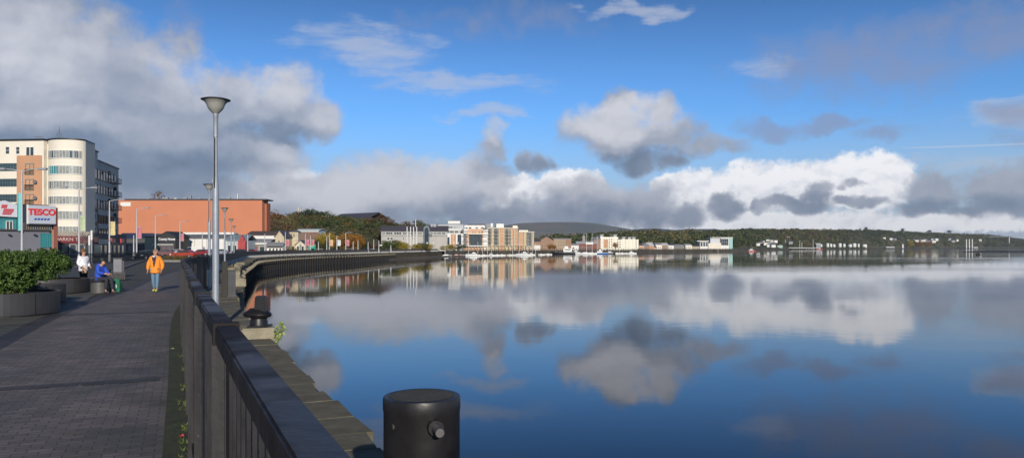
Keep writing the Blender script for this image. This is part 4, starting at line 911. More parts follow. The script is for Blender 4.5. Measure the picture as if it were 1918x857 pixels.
m.build('blue_dash', mat('sign_blue', (.01,.06,.35), .4), sb_)
sg = s.rect(-14, 380, 30, 405); s2 = thing('shop_sign', 'pale sign board with slanted red bars beside the teal fin', 'sign', s.t.matrix_basis @ Vector((sg[0], -.7, sg[2])), s.rz)
W_, H_ = sg[1]-sg[0], sg[3]-sg[2]; MB().xprism([(0,0),(W_,-.1),(W_,H_-.25),(W_*.45,H_+.35),(0,H_)], 0, .3).build('board', mat('sign_board_pale', (.55,.55,.60), .5, .03, 1), s2)
for x0, x1, z0_, z1_ in ((.30,.58,.60,.86),(.38,.86,.40,.56),(.36,.83,.27,.38),(.34,.76,.12,.25)):
    MB().xprism([(W_*x0,H_*z0_),(W_*(x1-.04),H_*z0_),(W_*x1,H_*z1_),(W_*(x0+.04),H_*z1_)], -.04, 0).build('red_bar', mat('sign_dull_red', (.48,.06,.08), .5), s2)

# ------------------------------------------------------------------ terracotta box building
r_b = Bld('theatre_building', 'huge windowless terracotta box building with overhanging roof corner', 205, 288, 491, 288)
zt2 = r_b.z_(350, 374.5)
r_b.wall(0, r_b.L, 0, 7, 0, zt2, redb); MB().box(-.5, r_b.L+1.7, -.4, 8, zt2, zt2+.45).build('roof', mat('roof_dark', (.07,.06,.06), .7), r_b.t)
r_b.wall(r_b.x(226), r_b.x(245), -.15, 0, r_b.z_(235,386), r_b.z_(235,378.5), M_white(), 'white_sign')
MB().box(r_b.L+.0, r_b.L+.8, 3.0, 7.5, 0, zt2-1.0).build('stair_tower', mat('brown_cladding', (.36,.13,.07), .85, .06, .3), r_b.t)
for i, (px, h, wd_) in enumerate(((268,.6,1.2),(297,.9,2.2),(320,.5,.8),(336,.8,1.5),(350,1.6,.3),(365,.6,1),(384,.7,1.4),(421,.8,1),(439,2.2,.25),(463,.5,.9))):
    r_b.wall(r_b.x(px), r_b.x(px)+wd_, 3, 4, zt2+.45, zt2+.45+h, M_white() if i in (2,8) else greyc, 'roof_vent')
tree(298, 330, 363, 14, 'brown', 'autumn tree top rising just above the terracotta roof', group=None)

# ------------------------------------------------------------------ low buildings in front of it
def hall(name, label, px0, Y0, px1, Y1, top, ridge, wm, rm, depth=10, along='x', eaves=None, base=0):
    b = Bld(name, label, px0, Y0, px1, Y1); ze = b.z_((px0+px1)/2, top); zr = b.z_((px0+px1)/2, ridge)
    if along == 'x': b.wall(0, b.L, 0, depth, 0, ze, wm); b.gable(0, b.L, 0, depth, ze, zr, rm)
    else: b.gable_wall(0, b.L, 0, depth, 0, ze, zr, wm); b.gable(0, b.L, 0, depth, ze, zr, rm, along='y', over=.25)
    return b
h = hall('shop_unit', 'low dark blue roofed unit in front of the terracotta building', 222, 215, 282, 217, 448, 437, mat('dull_blue_panel', (.06,.07,.10), .6, .1, .6), mat('blue_slate', (.04,.05,.10), .5, .1, .5))
for i in range(6): h.win(1+i*1.5, 2.0+i*1.5, .3, 2.4, fm=greyc, name='shop_window')
h.wall(0, h.L, -.3, 0, 3.2, 4.4, mat('charcoal_fascia', (.05,.05,.055), .6), 'fascia')
h = hall('shop_unit', 'beige rendered unit joined to the black gabled shop', 271, 211, 299, 211, 443, 438, mat('olive_beige', (.36,.33,.22), .8, .1, .5), M_slate())
h.win(1.2, 2.2, 2.2, 3.2); h.win(2.8, 3.6, .2, 2.2)
h = hall('gabled_shop', 'black gabled shop with white County House lettering', 296.5, 209, 328.5, 209, 443, 434, shed, shed, depth=9, along='y')
text('County House', .98, h.t, mat('white_lettering', (.75,.75,.75), .5), h.L/2, -.03, h.z_(312, 447.5), ext=.02, sx=.80, bold=.025)
h.wall(h.x(285), h.L-.4, -.5, 0, 2.55, 2.75, M_white(), 'awning_edge'); 
for i in range(3): h.win(.3+i*1.4, 1.4+i*1.4, .4, 2.3, fm=greyc, gm=mat('dull_pane', (.12,.08,.09), .3))
h = hall('warehouse', 'long white walled warehouse with grey roof behind the lamps', 329, 222, 426, 222, 446, 437, whiter, mat('grey_metal_roof', (.16,.17,.18), .6, .1, .5), depth=14)
h.wall(-.2, h.L, 5.5, 8.5, h.z_(370,437)-.3, h.z_(370,437)+.45, M_white(), 'ridge_trim'); h.wall(0, h.L, -.12, 0, 0, 1.0, mat('plinth_beige', (.5,.47,.4), .8), 'plinth')
for i in range(4): h.wall(2+i*3.6, 2.1+i*3.6, -.06, 0, 1, h.z_(370,446), greyc, 'wall_joint')
h = hall('gabled_shop', 'small pale grey shop with steep pinkish red gable', 424, 206, 461, 206, 450, 440, mat('pale_blue_panel', (.40,.45,.48), .6, .1, .7), mat('blue_grey_roof', (.20,.26,.30), .5, .1, 1), depth=8, along='x')
h.gable_wall(h.x(448), h.x(462), -1.0, 0, 0, h.z_(455,452), h.z_(455,440), mat('red_gable', (.40,.06,.06), .7, .25, 1.4), 'red_gable'); h.win(.4,1.3,.3,2.4); h.win(1.8,2.8,.3,2.4)
h = hall('warehouse', 'white upper walled store with dark roof right of the red gable', 462, 232, 520, 232, 440, 433, whiter, mat('brown_roof', (.10,.07,.06), .8), depth=10)
h = hall('shop_unit', 'low grey unit with flat grey canopy in front of the white store', 459, 214, 506, 214, 452, 448, mat('light_grey_render', (.26,.25,.25), .8, .1, .5), greyc, depth=6)
h.wall(.2, 3.6, -.1, 0, .3, 2.2, dkred, 'red_panel'); h.win(4.2, 5.6, .3, 2.1); h.wall(0, h.L, -.5, 0, 2.7, 3.1, M_white(), 'fascia')
h = hall('stone_house', 'narrow stone gable house between the white store and the church tower', 515, 218, 532, 218, 444, 432, sand, M_slate(), depth=9, along='y')
h.win(.5,1.0,1.0,2.0); h.win(1.5,2.0,1.0,2.0); h.win(1.0,1.4,3.2,4.0)
h = hall('shop_unit', 'small shop with dark sign band and black and white window pictures', 500, 208, 529, 208, 459, 454.5, M_white(), greyc, depth=3)
h.wall(0, h.L, -.2, 0, 1.75, 2.75, dkgrey, 'sign_band'); 
for i in range(4): MB().xprism([(.4+i*.95,.2),(.9+i*.95,.2),(1.15+i*.95,1.5),(.7+i*.95,1.6)], -.06, 0).build('window_picture', shed, h.t)
# church-like tower and gabled hall
h = Bld('bell_tower', 'square sandstone tower with slate cap and paired arched openings', 541.5, 226, 558.5, 226); z = h.z_(550, 434)
h.wall(0, h.L, 0, 3, 0, z, sand)
MB().add([(-.2,-.2,z),(h.L+.2,-.2,z),(h.L+.2,3.2,z),(-.2,3.2,z),(h.L/2-.3,1.2,z+.7),(h.L/2+.3,1.2,z+.7),(h.L/2+.3,1.8,z+.7),(h.L/2-.3,1.8,z+.7)], [(0,3,2,1),(4,5,6,7),(0,1,5,4),(1,2,6,5),(2,3,7,6),(3,0,4,7)]).build('roof', M_slate(), h.t)
for x in (.75, 1.5): h.win(x-.18, x+.18, h.z_(550,444), h.z_(550,437.5), fm=sand)
h.win(.7,1.6,.8,2.2, fm=sand); MB().box(-.05, h.L+.05, -.08, 0, h.z_(550,447), h.z_(550,446.3)).build('string_course', M_white(), h.t)
h = hall('gabled_hall', 'small cream hall with dark bargeboards beside the sandstone tower', 553.5, 218, 572, 218, 459, 450.5, mat('cream_stone', (.62,.56,.42), .85, .08, 1), M_slate(), depth=9, along='y')
for i in range(3): h.win(.5+i*.7, .95+i*.7, .5, 2.1+.5*(i == 1), fm=blkf)
h = hall('flat_roofed_building', 'pale flat roof of a low building showing behind the sandstone tower', 556, 262, 597, 262, 431, 428.5, mat('pale_roof_edge', (.55,.60,.60), .6), mat('pale_roof', (.5,.55,.56), .6), depth=10)
h.wall(0, h.L, -.1, 0, 0, h.z_(575,434), mat('dull_brick_back', (.20,.12,.09), .85, .2, .6), 'lower_wall')
h = hall('brick_house', 'orange brick house squeezed between the stone gable and the tower', 531, 240, 543, 240, 438, 433, orb, M_slate(), depth=6); h.win(.6,1.2,3,4.2)
sgn = thing('road_sign', 'green road direction sign standing by the cream hall', 'sign', at(584.5, 212)); MB().box(-.98,.98,-.05,.05,1.0,2.75).build('board', mat('sign_green', (.02,.33,.20), .4), sgn)
MB().box(-.7,.1,-.07,-.05,1.8,1.9).box(-.7,.4,-.07,-.05,2.2,2.3).box(.2,.7,-.07,-.05,1.4,1.5).build('white_line', M_white(), sgn); MB().tube([(-.7,.1,0),(-.7,.1,2.7)], .06, 6).build('post', M_steel(), sgn); MB().tube([(.7,.1,0),(.7,.1,2.7)], .06, 6).build('post', M_steel(), sgn)
for i, (px, k) in enumerate(((538,1),(541,1.05),(544,1),(547.5,1.05),(551,.95),(554,1))):
    tree(px, 212, 463.5 - 1.5*(i % 2), 1.0, 'dark', 'short dark clipped conifer in front of the tower, %s from the stone gable' % ORD[i], group='clipped conifers by the tower', name='conifer', shape='cone', low=.02)

# ------------------------------------------------------------------ parked cars
def make_car(label, paint, loc, rz, van=False):
    t = thing('parked_car' if not van else 'parked_van', label, 'car' if not van else 'van', loc, rz, 'vehicles parked by the white warehouse'); pm = mat('car_paint_' + paint[0], paint[1], .25, .04, 3, spec=.7)
    if not van: prof = [(-2.0,.30),(2.0,.30),(2.05,.62),(1.9,.80),(1.05,.92),(.45,1.38),(-.95,1.42),(-1.65,.98),(-2.03,.90),(-2.07,.5)]; gl = [(.98,.93),(.42,1.33),(-.92,1.37),(-1.52,.98)]; w = .84
    else: prof = [(-2.3,.35),(2.3,.35),(2.35,.85),(2.15,1.05),(1.6,1.25),(1.2,1.95),(-2.25,2.0),(-2.35,1.0)]; gl = [(1.62,1.22),(1.18,1.85),(.35,1.88),(.35,1.2)]; w = .95
    o = MB().xprism(prof, -w, w).build('body', pm, t, bevel=.07, smooth=True)
    MB().xprism(gl, -w-.012, w+.012).build('side_window', M_glass(), t)
    a, b_ = (gl[0], gl[1]); MB().add([(a[0]+.10,-w*.8,a[1]+.0),(a[0]+.10,w*.8,a[1]),(b_[0]+.06,w*.75,b_[1]+.03),(b_[0]+.06,-w*.75,b_[1]+.03)], [(0,1,2,3)]).build('windscreen', M_glass(), t, fixn=False)
    for x in (-1.3, 1.3):
        for y in (-w+.08, w-.08):
            wm_ = MB().lathe([(.20,-.1),(.32,-.1),(.34,-.06),(.34,.06),(.32,.1),(.20,.1)], 18); q_ = wm_.build('wheel', mat('tyre_rubber', (.02,.02,.02), .8), t, (x*(1 if not van else 1.12), y, .34)); q_.rotation_euler = (R(90),0,0)
            MB().lathe([(.04,-.11),(.20,-.105),(.20,.105),(.04,.11)], 12).build('rim', M_steel(), q_)
    for y in (-w*.72, w*.72):
        MB().box(prof[2][0]-.14, prof[2][0]+.0, y-.17, y+.17, .60, .76).build('headlight', mat('headlight_lens', (.7,.7,.7), .1), t); MB().box(-2.09 if not van else -2.37,-1.98 if not van else -2.28, y-.1, y+.1, .62,.9).build('tail_light', mat('tail_light_lens', (.45,.02,.02), .2), t)
    return t
cars = [(273,112,'near black hatchback facing the walkway by the dark units',('black',(.015,.015,.02)),-95,0),(318,165,'silver grey car in front of the black gabled shop',('silver',(.35,.37,.40)),190,0),
        (332,172,'white car beside the silver one in the car park',('white',(.72,.72,.72)),185,0),(307,160,'dark maroon car behind the man in orange',('maroon',(.12,.02,.03)),200,0),
        (345,128,'bright orange red car parked closest to the curved railing',('orange_red',(.38,.05,.025)),175,0),(346,180,'dark blue car half hidden behind the orange red one',('blue',(.03,.05,.12)),180,0),
        (364,185,'white van parked in front of the white warehouse',('van_white',(.74,.74,.74)),180,1),(376,170,'dark red car to the right of the white van',('dark_red',(.25,.02,.03)),185,0),
        (388,182,'grey car showing just left of the tall lamp',('grey',(.16,.17,.19)),180,0),(448,196,'black car in front of the red gabled shop',('black2',(.02,.02,.022)),180,0),(468,198,'cherry red car by the low grey unit',('cherry',(.25,.03,.03)),180,0),(412,190,'pale blue car between the lamps in front of the warehouse',('pale_blue',(.25,.30,.38)),180,0)]
for px, Y, lab, pt, rz, van in cars: make_car(lab, pt, at(px, Y), R(rz), van)
for i, (px, Y) in enumerate(((602,232),(626,238),(658,246),(700,262),(745,300),(789,335),(573,222),(684,258))):
    make_car(['white car parked on the bay road just right of the green sign','dark car on the bay road under the yellow tree','silver car on the bay road between two bannered lamps','white car on the bay road left of the globe lamps','grey car among the globe lamps','white car in front of the arched glass entrance','dark blue car beside the cream hall','grey car under the orange tree'][i],
             [('white',(.72,.72,.72)),('black',(.015,.015,.02)),('silver',(.35,.37,.40))][i % 3], at(px, Y), R(-20))

# ------------------------------------------------------------------ street lamps, banners, railings on the road side
def street_lamp(px, Y, top, label, arm=1, banner=None, grp='tall street lamps along the road', bend=0, globe=False):
    Y = max(Y, edgeY(px) + 3) if px > 700 else Y
    p = at(px, Y); h = zat(top, Y); t = thing('street_lamp', label, 'street lamp', p, 0, grp); sm = mat('pole_grey', (.42,.42,.43), .5, .08, 4)
    w = .055 + Y*.00035
    MB().lathe([(w*1.9,0),(w*1.9,.9),(w*1.2,1.0),(w*.75,h)], 10).build('pole', sm, t, smooth=True)
    if globe:
        MB().lathe([(.05,h),(.30,h+.15),(.38,h+.4),(.30,h+.65),(.05,h+.78)], 12).build('globe', mat('globe_white', (.8,.8,.78), .4), t, smooth=True)
    for s_ in ((-1, 1) if arm == 2 else (arm,)):
        if arm: MB().tube([(0,0,h-.05),(s_*.7,0,h+.12),(s_*1.4,0,h+.15)], [w*.5,w*.45,w*.4], 6).build('arm', sm, t); MB().box(min(s_*1.3,s_*2.0), max(s_*1.3,s_*2.0), -.14,.14,h+.08,h+.24).build('lamp_head', greyc, t)
    if banner:
        c, z0_, z1_, ww = banner; MB().box(w+.05, w+.05+ww, -.02, .02, z0_, z1_).build('banner', c, t)
        for z in (z0_, z1_): MB().box(0, w+.05+ww, -.025, .025, z-.03, z+.03).build('banner_arm', sm, t)
    return t
pk = mat('pink_banner', (.50,.17,.21), .7, .35, 1.5); gb = mat('green_banner', (.45,.52,.33), .7, .3, 1.5); yb = mat('yellow_banner', (.62,.52,.25), .7, .25, 1.5); ob = mat('peach_banner', (.66,.38,.24), .7, .25, 1.5); wb = mat('white_banner', (.60,.62,.62), .7, .3, 2)
bz = lambda Y, y0, y1: (zat(y1, Y), zat(y0, Y))
street_lamp(41, 60, 320, 'tall street lamp with two arms in front of the supermarket', 2)
street_lamp(148, 80, 354, 'tall street lamp with pale green banner by the curved apartment corner', 2, (gb, *bz(80,404,432), .55))
street_lamp(205, 96, 376, 'tall street lamp with yellow banner by the river side wing', 1, (yb, *bz(96,415,440), .6))
street_lamp(256, 118, 391, 'tall street lamp with pink banner in front of the terracotta wall', 1, (pk, *bz(118,425,446), .62))
street_lamp(291, 143, 404, 'tall street lamp without banner left of the black gabled shop', 1)
street_lamp(337, 172, 415, 'tall street lamp with pink banner in front of the white warehouse', 1, (pk, *bz(172,437,451), .75))
street_lamp(379, 205, 436, 'slim street lamp in front of the white warehouse, left of the tall promenade lamp', 0)
street_lamp(250.5, 122, 440, 'short grey post beside the pink bannered lamp', 0)
far = [(464,150,438,None,0),(496,160,438,None,0),(534.5,196,434,pk,0),(562,178,452,None,0),(572,202,437,pk,0),(581.5,205,441,pk,0),(596.5,196,452,None,0),(612,215,442,None,0),(617,216,436,ob,0),(631,206,441,wb,0),(647.5,222,436,pk,1),(661.5,222,452,wb,0),(670.5,224,450,None,0),(689.5,226,453,None,0),(700,236,448,None,0),(709.5,236,450,wb,0),(732,244,458,None,0)]
for i, (px, Y, top, bn, ar) in enumerate(far):
    c = {id(pk):'pink', id(ob):'peach', id(wb):'white'}.get(id(bn), 'no') ; street_lamp(px, Y, top, 'slim pole with %s banner on the curving promenade, %s along from the tall lamps' % (c, ORD[i]), ar, (bn, *bz(Y, max(449, top+8), 460), .9) if bn else None, 'banner poles round the bay')
for i, px in enumerate((723.5,736.5,749,763,788,800,812,850,858,866)):
    street_lamp(px, 300 + i*6, 456.5, 'short lamp post with white globe near the long grey building, %s in its line' % ORD[i], 0, None, 'globe lamps on the far promenade', globe=True)
# road side railings in front of the shops
for k, (a, c, lab) in enumerate((((95,72),(290,118),'black upright road railings in front of the shops and the apartment block'),((-30,52),(92,71),'black road railings behind the green bushes'))):
    p0 = at(a[0], a[1]); p1 = at(c[0], c[1]); t = thing('road_railing', lab, 'railing'); L_ = (p1-p0).length; e_ = (p1-p0)/L_; rest = MB()
    MB().beam(p0 + Vector((0,0,1.15)), p1 + Vector((0,0,1.15)), .05, .05).build('top_rail', M_black(), t); MB().beam(p0 + Vector((0,0,.2)), p1 + Vector((0,0,.2)), .05, .05).build('bottom_rail', M_black(), t)
    for i in range(int(L_/.3)):
        m = MB() if i < 90 else rest; q_ = p0 + e_*(i*.3); m.beam(q_, q_ + Vector((0,0,1.12)), .035, .035)
        if i < 90: m.build('bar', M_black(), t, fixn=False)
    tag(rest.build('bar', M_black(), t, fixn=False), kind='stuff') if rest.v else None
bare = thing('bare_tree', 'bare grey street tree in front of the dark red fascia', 'tree', at(160, 98)); br_ = MB(); rr = random.Random(2)
MB().tube([(0,0,0),(.05,0,1.5),(0,.1,3)], [.09,.07,.05], 7).build('trunk', M_wood(), bare)
for i in range(60):
    a = rr.uniform(0,6.28); z = rr.uniform(1.8,3.2); l = rr.uniform(.8,1.7); br_.tube([(0,0,z),(math.cos(a)*l*.5,math.sin(a)*l*.5,z+l*.4),(math.cos(a+.3)*l,math.sin(a+.3)*l,z+l*.8)], [.03,.018,.008], 4)
br_.build('branch', mat('pale_twig', (.17,.14,.14), .9), bare)
for px, h_ in ((167.5,3.2),(171.8,3.8)):
    t = thing('notice_totem', 'slim white topped %s notice post by the road railings' % ('shorter' if h_ < 3.5 else 'taller'), 'sign', at(px, 86), 0, 'pair of white notice posts'); MB().box(-.07,.07,-.05,.05,0,h_-1.1).build('post', greyc, t); MB().box(-.09,.09,-.06,.06,h_-1.1,h_).build('panel', M_white(), t)
# flower bed
fb = at(329, 96); t = thing('flower_bed', 'round bed of low green plants and reddish flowers beside the walkway', 'flower bed', fb)
MB().lathe([(2.3,0),(2.3,.25),(2.15,.28),(2.1,.2),(.1,.3)], 30).build('kerb_ring', mat('bed_stone', (.2,.19,.17), .9), t)
r_ = np.random.default_rng(4); C = [(x, y, .45) for x, y in r_.uniform(-1.5,1.5,(40,2))]
MB().quads(leaves(2600, C, [.40]*40, .055, seed=2)).build('foliage', foliage('olive'), t, fixn=False); MB().quads(leaves(260, [(c[0],c[1],.7) for c in C], [.3]*40, .06, seed=3)).build('flower', mat('red_flower', (.35,.06,.04), .6, .3, 9), t, fixn=False)
# ------------------------------------------------------------------ hill terrain
def relief(name, cols, m, n=4, jitter=0.0, skirt=True):
    """terrain from columns (px, Yfront, zfront, Yridge, ridge_py); resampled, rounded towards the ridge, with a back slope"""
    pts = []; r = np.random.default_rng(len(cols))
    for i in range(len(cols) - 1):
        for j in range(n):
            t = j / n; pts.append([a + (b - a) * t for a, b in zip(cols[i], cols[i+1])])
    pts.append(list(cols[-1])); T = [0, .2, .4, .6, .8, .92, 1.0, 1.15, 1.5]; V = []; F = []
    for px, Y0, z0, Y1, py in pts:
        zr = zat(py, Y1)
        for t in T:
            Y = Y0 + (Y1 - Y0) * t; f = math.sin(min(t, 1) * math.pi / 2) if t <= 1 else 1 - (t - 1) ** 1.2 * 1.9
            z = z0 + (zr - z0) * f * (1 + (r.uniform(-jitter, jitter) if .1 < t < .95 else 0)); V.append((*at(px, Y)[:2], max(z, -1) if t < 1.4 else -1))
    K = len(T); F = [(i*K+j, (i+1)*K+j, (i+1)*K+j+1, i*K+j+1) for i in range(len(pts)-1) for j in range(K-1)]
    o = MB().add(V, F).build(name, m, None); smooth_(o.data, 180)
    if sum(p.normal.z for p in o.data.polygons) < 0: o.data.flip_normals()
    tag(o, kind='structure'); return o, pts
hm1 = mat('hazed_heather_hill', (.11,.145,.15), .95, col2=(.25,.21,.155), scale=.0022); hm2 = mat('far_moor', (.05,.07,.075), .95, col2=(.085,.095,.09), scale=.002)  # blue tint in the hill colour stands in for haze, over heather tones
relief('hill', [(860,3400,0,5000,440),(900,3400,0,5000,431),(940,3400,0,5000,423),(980,3400,0,5000,418),(1030,3400,0,5000,416.5),(1080,3400,0,5000,416.5),(1115,3400,0,5000,418.5),(1150,3400,0,5000,424.5),(1185,3400,0,5000,430),(1230,3400,0,5000,436),(1290,3400,0,5000,444)], hm1)
relief('hill', [(1120,5200,0,7000,440),(1165,5200,0,7000,431.5),(1200,5200,0,7000,428.5),(1235,5200,0,7000,428.2),(1265,5200,0,7000,430.5),(1300,5200,0,7000,429),(1340,5200,0,7000,428.8),(1360,5200,0,7000,432),(1420,5200,0,7000,438)], hm2)
wood_ground = mat('wooded_slope', (.045,.055,.026), .95, col2=(.10,.095,.045), scale=.012)
ridge_cols = [(1010,560,0,900,452),(1060,600,0,1000,446),(1110,640,0,1100,441.5),(1145,680,0,1200,440),(1175,740,0,1300,437),(1210,760,0,1400,436),(1260,800,0,1500,438),(1310,860,0,1600,439),(1350,950,0,1700,438.5),(1385,1050,0,1800,435.5),(1430,1300,0,1900,435.5),
              (1480,1500,0,2100,434),(1520,1600,0,2200,434.5),(1560,1750,0,2300,434),(1600,1850,0,2400,434),(1650,2050,0,2500,434.5),(1700,2350,0,2800,437),(1750,2600,0,3000,438),(1800,2800,0,3200,439.5),(1850,3050,0,3400,440),(1885,3120,0,3500,446),(1925,3200,0,3600,450),(1980,3250,0,3700,453)]
_tl = [449,443,440,437,434.5,434,434,433,432,430,428.5,428.5,429.5,430,429.5,430,433,435,437,438,443,448,452]
ridge_cols = [(a, b, c, d_, _tl[i] + 8.5*1400/d_) for i, (a, b, c, d_, e_) in enumerate(ridge_cols)]
ridge, RP = relief('wooded_hillside', ridge_cols, wood_ground, jitter=.05)
left_cols = [(480,290,0,420,414),(520,300,0,430,412),(560,310,0,440,413),(600,320,0,450,414),(640,330,0,470,416),(690,340,0,480,420),(740,360,0,500,428),(800,400,0,520,436),(870,430,0,560,444)]
relief('hill', left_cols, wood_ground, jitter=.05)
# far woodland as one mass of leaf clumps on the slope
def terr(pts, i, t):
    px, Y0, z0, Y1, py = pts[i]; zr = zat(py, Y1); f = math.sin(min(t,1) * math.pi/2); return at(px, Y0 + (Y1-Y0)*t, z0 + (zr-z0)*f)
r = np.random.default_rng(21); blobs = []; RPd = RP
for i in range(5200):
    k = r.integers(0, len(RPd)-1); a = terr(RPd, k, 1); t = r.random() * .97 + .03 if r.random() < .8 else 1.0; f = r.random()
    p = terr(RPd, k, t).lerp(terr(RPd, k+1, t), f); blobs.append((p.x, p.y, p.z, r.random()))
V1 = []
wood_kinds = {0: [], 1: [], 2: []}
for (x, y, z, q_) in blobs:
    h = r.uniform(5, 10.5) + (r.random() < .06) * 3; w = h * r.uniform(.42, .75); n = 26; d = r.normal(size=(n, 3)); d /= np.linalg.norm(d, axis=1)[:, None]
    c = np.array([x, y, z + h*.52]) + d * np.array([w, w, h*.46]) * r.uniform(.55, 1, (n,1)); s_ = h * .13
    a = r.normal(size=(n,3)); a /= np.linalg.norm(a, axis=1)[:,None]; b_ = np.cross(a, d + r.normal(size=(n,3))*.4); b_ /= np.linalg.norm(b_, axis=1)[:,None] + 1e-9
    q_ = .5*q_ + .5*(.5 + .5*math.sin((x/y)*31 + math.sin(y*.011)*1.7)*math.cos(y*.0083 + x*.004)); kd = 0 if q_ < .58 else (1 if q_ < .84 else 2)
    wood_kinds[kd].append(np.stack([c - a*s_, c - b_*s_, c + a*s_, c + b_*s_], 1))
m = MB()
for k in range(3): m.quads(np.concatenate(wood_kinds[k]), k)
def canopy(nm, c1, c2): return mat(nm, c1, .8, col2=c2, scale=.03, island=.4, spec=.1)
tag(m.build('woodland', [canopy('wood_dark', (.036,.050,.022), (.075,.088,.036)), canopy('wood_olive', (.085,.085,.036), (.14,.12,.05)), canopy('wood_brown', (.085,.058,.034), (.14,.085,.04))], None, fixn=False), 'dense autumn woodland covering the far shore', 'woodland', kind='stuff')
# undergrowth and smaller trees filling the left hill
lp = left_cols; U_ = []
for i in range(520):
    px = r.uniform(482, 868); k = max(j for j in range(len(lp)-1) if lp[j][0] <= px); f = (px-lp[k][0])/(lp[k+1][0]-lp[k][0]); c_ = [a+(b-a)*f for a, b in zip(lp[k], lp[k+1])]
    t = r.uniform(.12, 1.0); zr = zat(c_[4], c_[3]); zz = (zr)*math.sin(t*math.pi/2); p = at(px, c_[1]+(c_[3]-c_[1])*t, zz); h = r.uniform(2.2, 4.6); w = h*.7; n = 50
    d = r.normal(size=(n,3)); d /= np.linalg.norm(d, axis=1)[:,None]; c = np.array([p.x, p.y, p.z + h*.45]) + d*np.array([w,w,h*.5])*r.uniform(.5,1,(n,1)); s_ = h*.085
    a = r.normal(size=(n,3)); a /= np.linalg.norm(a, axis=1)[:,None]; b_ = np.cross(a, d + r.normal(size=(n,3))*.4); b_ /= np.linalg.norm(b_, axis=1)[:,None] + 1e-9
    U_.append(((0 if r.random() < .55 else 1 if r.random() < .6 else 2) if px > 560 else (2 if r.random() < .5 else 1), np.stack([c-a*s_, c-b_*s_, c+a*s_, c+b_*s_], 1)))
m = MB()
for k_ in range(3): m.quads(np.concatenate([v for q_, v in U_ if q_ == k_]), k_)
tag(m.build('undergrowth', [MATS['wood_dark'], MATS['wood_olive'], MATS['wood_brown']], None, fixn=False), 'tangled autumn undergrowth covering the hill behind the bay road', 'undergrowth', kind='stuff')
# single taller trees standing out on the ridge and by the far shore
for i, (px, Y, top, w, k) in enumerate(((1622,2420,424,13,'dark'),(1691,2600,427,16,'dark'),(1741,2900,430,20,'dark'),(1778,3050,430.5,22,'dark'),(1395,1850,430,16,'brown'),(1447,1950,427,20,'dark'),(1497,2120,428,22,'dark'),(1340,1650,431,12,'olive'),(1237,1450,430,14,'dark'),(1205,1350,429,14,'olive'))):
    tree(px, Y, top, w, k, 'single %s tree above the far wooded ridge, %s from its left end' % ('dark' if k == 'dark' else 'brownish' if k == 'brown' else 'olive', ORD[[9,7,8,9,4,5,6,3,2,1][i]-0 if False else {0:7,1:8,2:9,3:9,4:3,5:4,6:5,7:2,8:1,9:0}[i]]), z0=zat(top + 16*1400/Y/1.2, Y), group='tall trees on the ridge')
for i, (px, Y, top, w) in enumerate(((1705,2330,449,26),(1722,2380,450,24),(1738,2400,451,26),(1380,980,457,9),(1366,960,459,8),(1850,3030,453,26),(1771,2600,449,20))):
    tree(px, Y, top + (i == 1), w*(1.15 if i == 1 else .9), 'yellow' if i == 0 else 'orange' if i < 3 else 'olive', ['golden tree by the far shore below the white houses, first of three','golden tree by the far shore below the white houses, middle of three','golden tree by the far shore below the white houses, last of three','olive tree on the bank right of the teal ended building','small olive tree against the teal ended building','olive tree on the shore right of the white chimneys','brownish tree on the shore left of the white chimneys'][i], group='trees by the far shore')

# ------------------------------------------------------------------ wooded hill on the left, tree by tree
LT_ = [ (508,400,391,15,'rust',6),(520,405,398,15,'rust',6),(531,400,404,13,'orange',5),(543,395,408,12,'orange',5),(515,380,412,12,'brown',3),(527,370,418,11,'olive',3),(541,372,420,11,'brown',3),
        (556,430,398,15,'dark',6),(570,440,391,18,'dark',7),(584,445,390,18,'dark',7),(597,445,391,18,'dark',7),(611,440,398,14,'green',6),(622,450,401,15,'dark',6),(560,400,412,15,'dark',4),(577,395,410,15,'dark',4),(593,390,408,15,'green',4),(609,395,412,14,'dark',4),
        (636,440,403,15,'olive',6),(651,430,408,14,'dark',5),(664,420,412,14,'dark',5),(640,400,418,14,'dark',4),(655,395,424,13,'brown',3),(626,385,420,13,'dark',3),(672,400,422,13,'olive',3),
        (628,452,401,15,'green',5),(643,450,402,14,'dark',5),(652,446,405,13,'olive',5),(682,440,407,13,'green',5),(691,440,406,13,'brown',5),(670,420,413,13,'dark',4),(632,410,409,14,'green',4),(649,408,414,13,'orange',4),(661,402,417,13,'green',3),(702,440,408,16,'dark',5),(714,460,402,15,'brown',6),(725,455,408,15,'brown',6),(733,450,416,13,'dark',4),(692,410,416,15,'dark',4),(684,395,428,12,'dark',3),(700,390,430,13,'dark',2),(715,385,434,12,'dark',2),
        (775,520,410,20,'olive',5),(764,510,416,14,'brown',5),(786,515,415,15,'green',5),(801,520,418,13,'brown',5),(815,525,419,12,'dark',5),(825,530,421,10,'dark',5),
        (514,300,424,10,'dark',0),(527,305,430,9,'dark',0),(539,300,433,8,'dark',0)]
seen = {}
for (px, Y, top, w, k, hh) in LT_:
    rowname = 'topmost ridge' if hh >= 6 else ('upper slope' if hh == 5 else 'middle slope' if hh == 4 else 'lower slope' if hh > 0 else 'foot of the hill')
    sec = 'beside the terracotta building' if px < 550 else 'above the sandstone tower' if px < 630 else 'below the slate roofed house' if px < 680 else 'left of the long grey building' if px < 745 else 'behind the long grey building'
    c = seen[(rowname, sec, k)] = seen.get((rowname, sec, k), 0) + 1
    col = {'rust':'rusty red','orange':'orange','brown':'brown','olive':'olive','dark':'dark green','green':'mid green'}[k]
    tree(px, Y, top, w, k, '%s tree, %s, %s, %s of its kind' % (col, rowname, sec, ORD[c-1]), z0=max(0, min((Y-330)*.11, zat(top, Y)-11)) if hh else 0, group='autumn trees on the wooded hill')
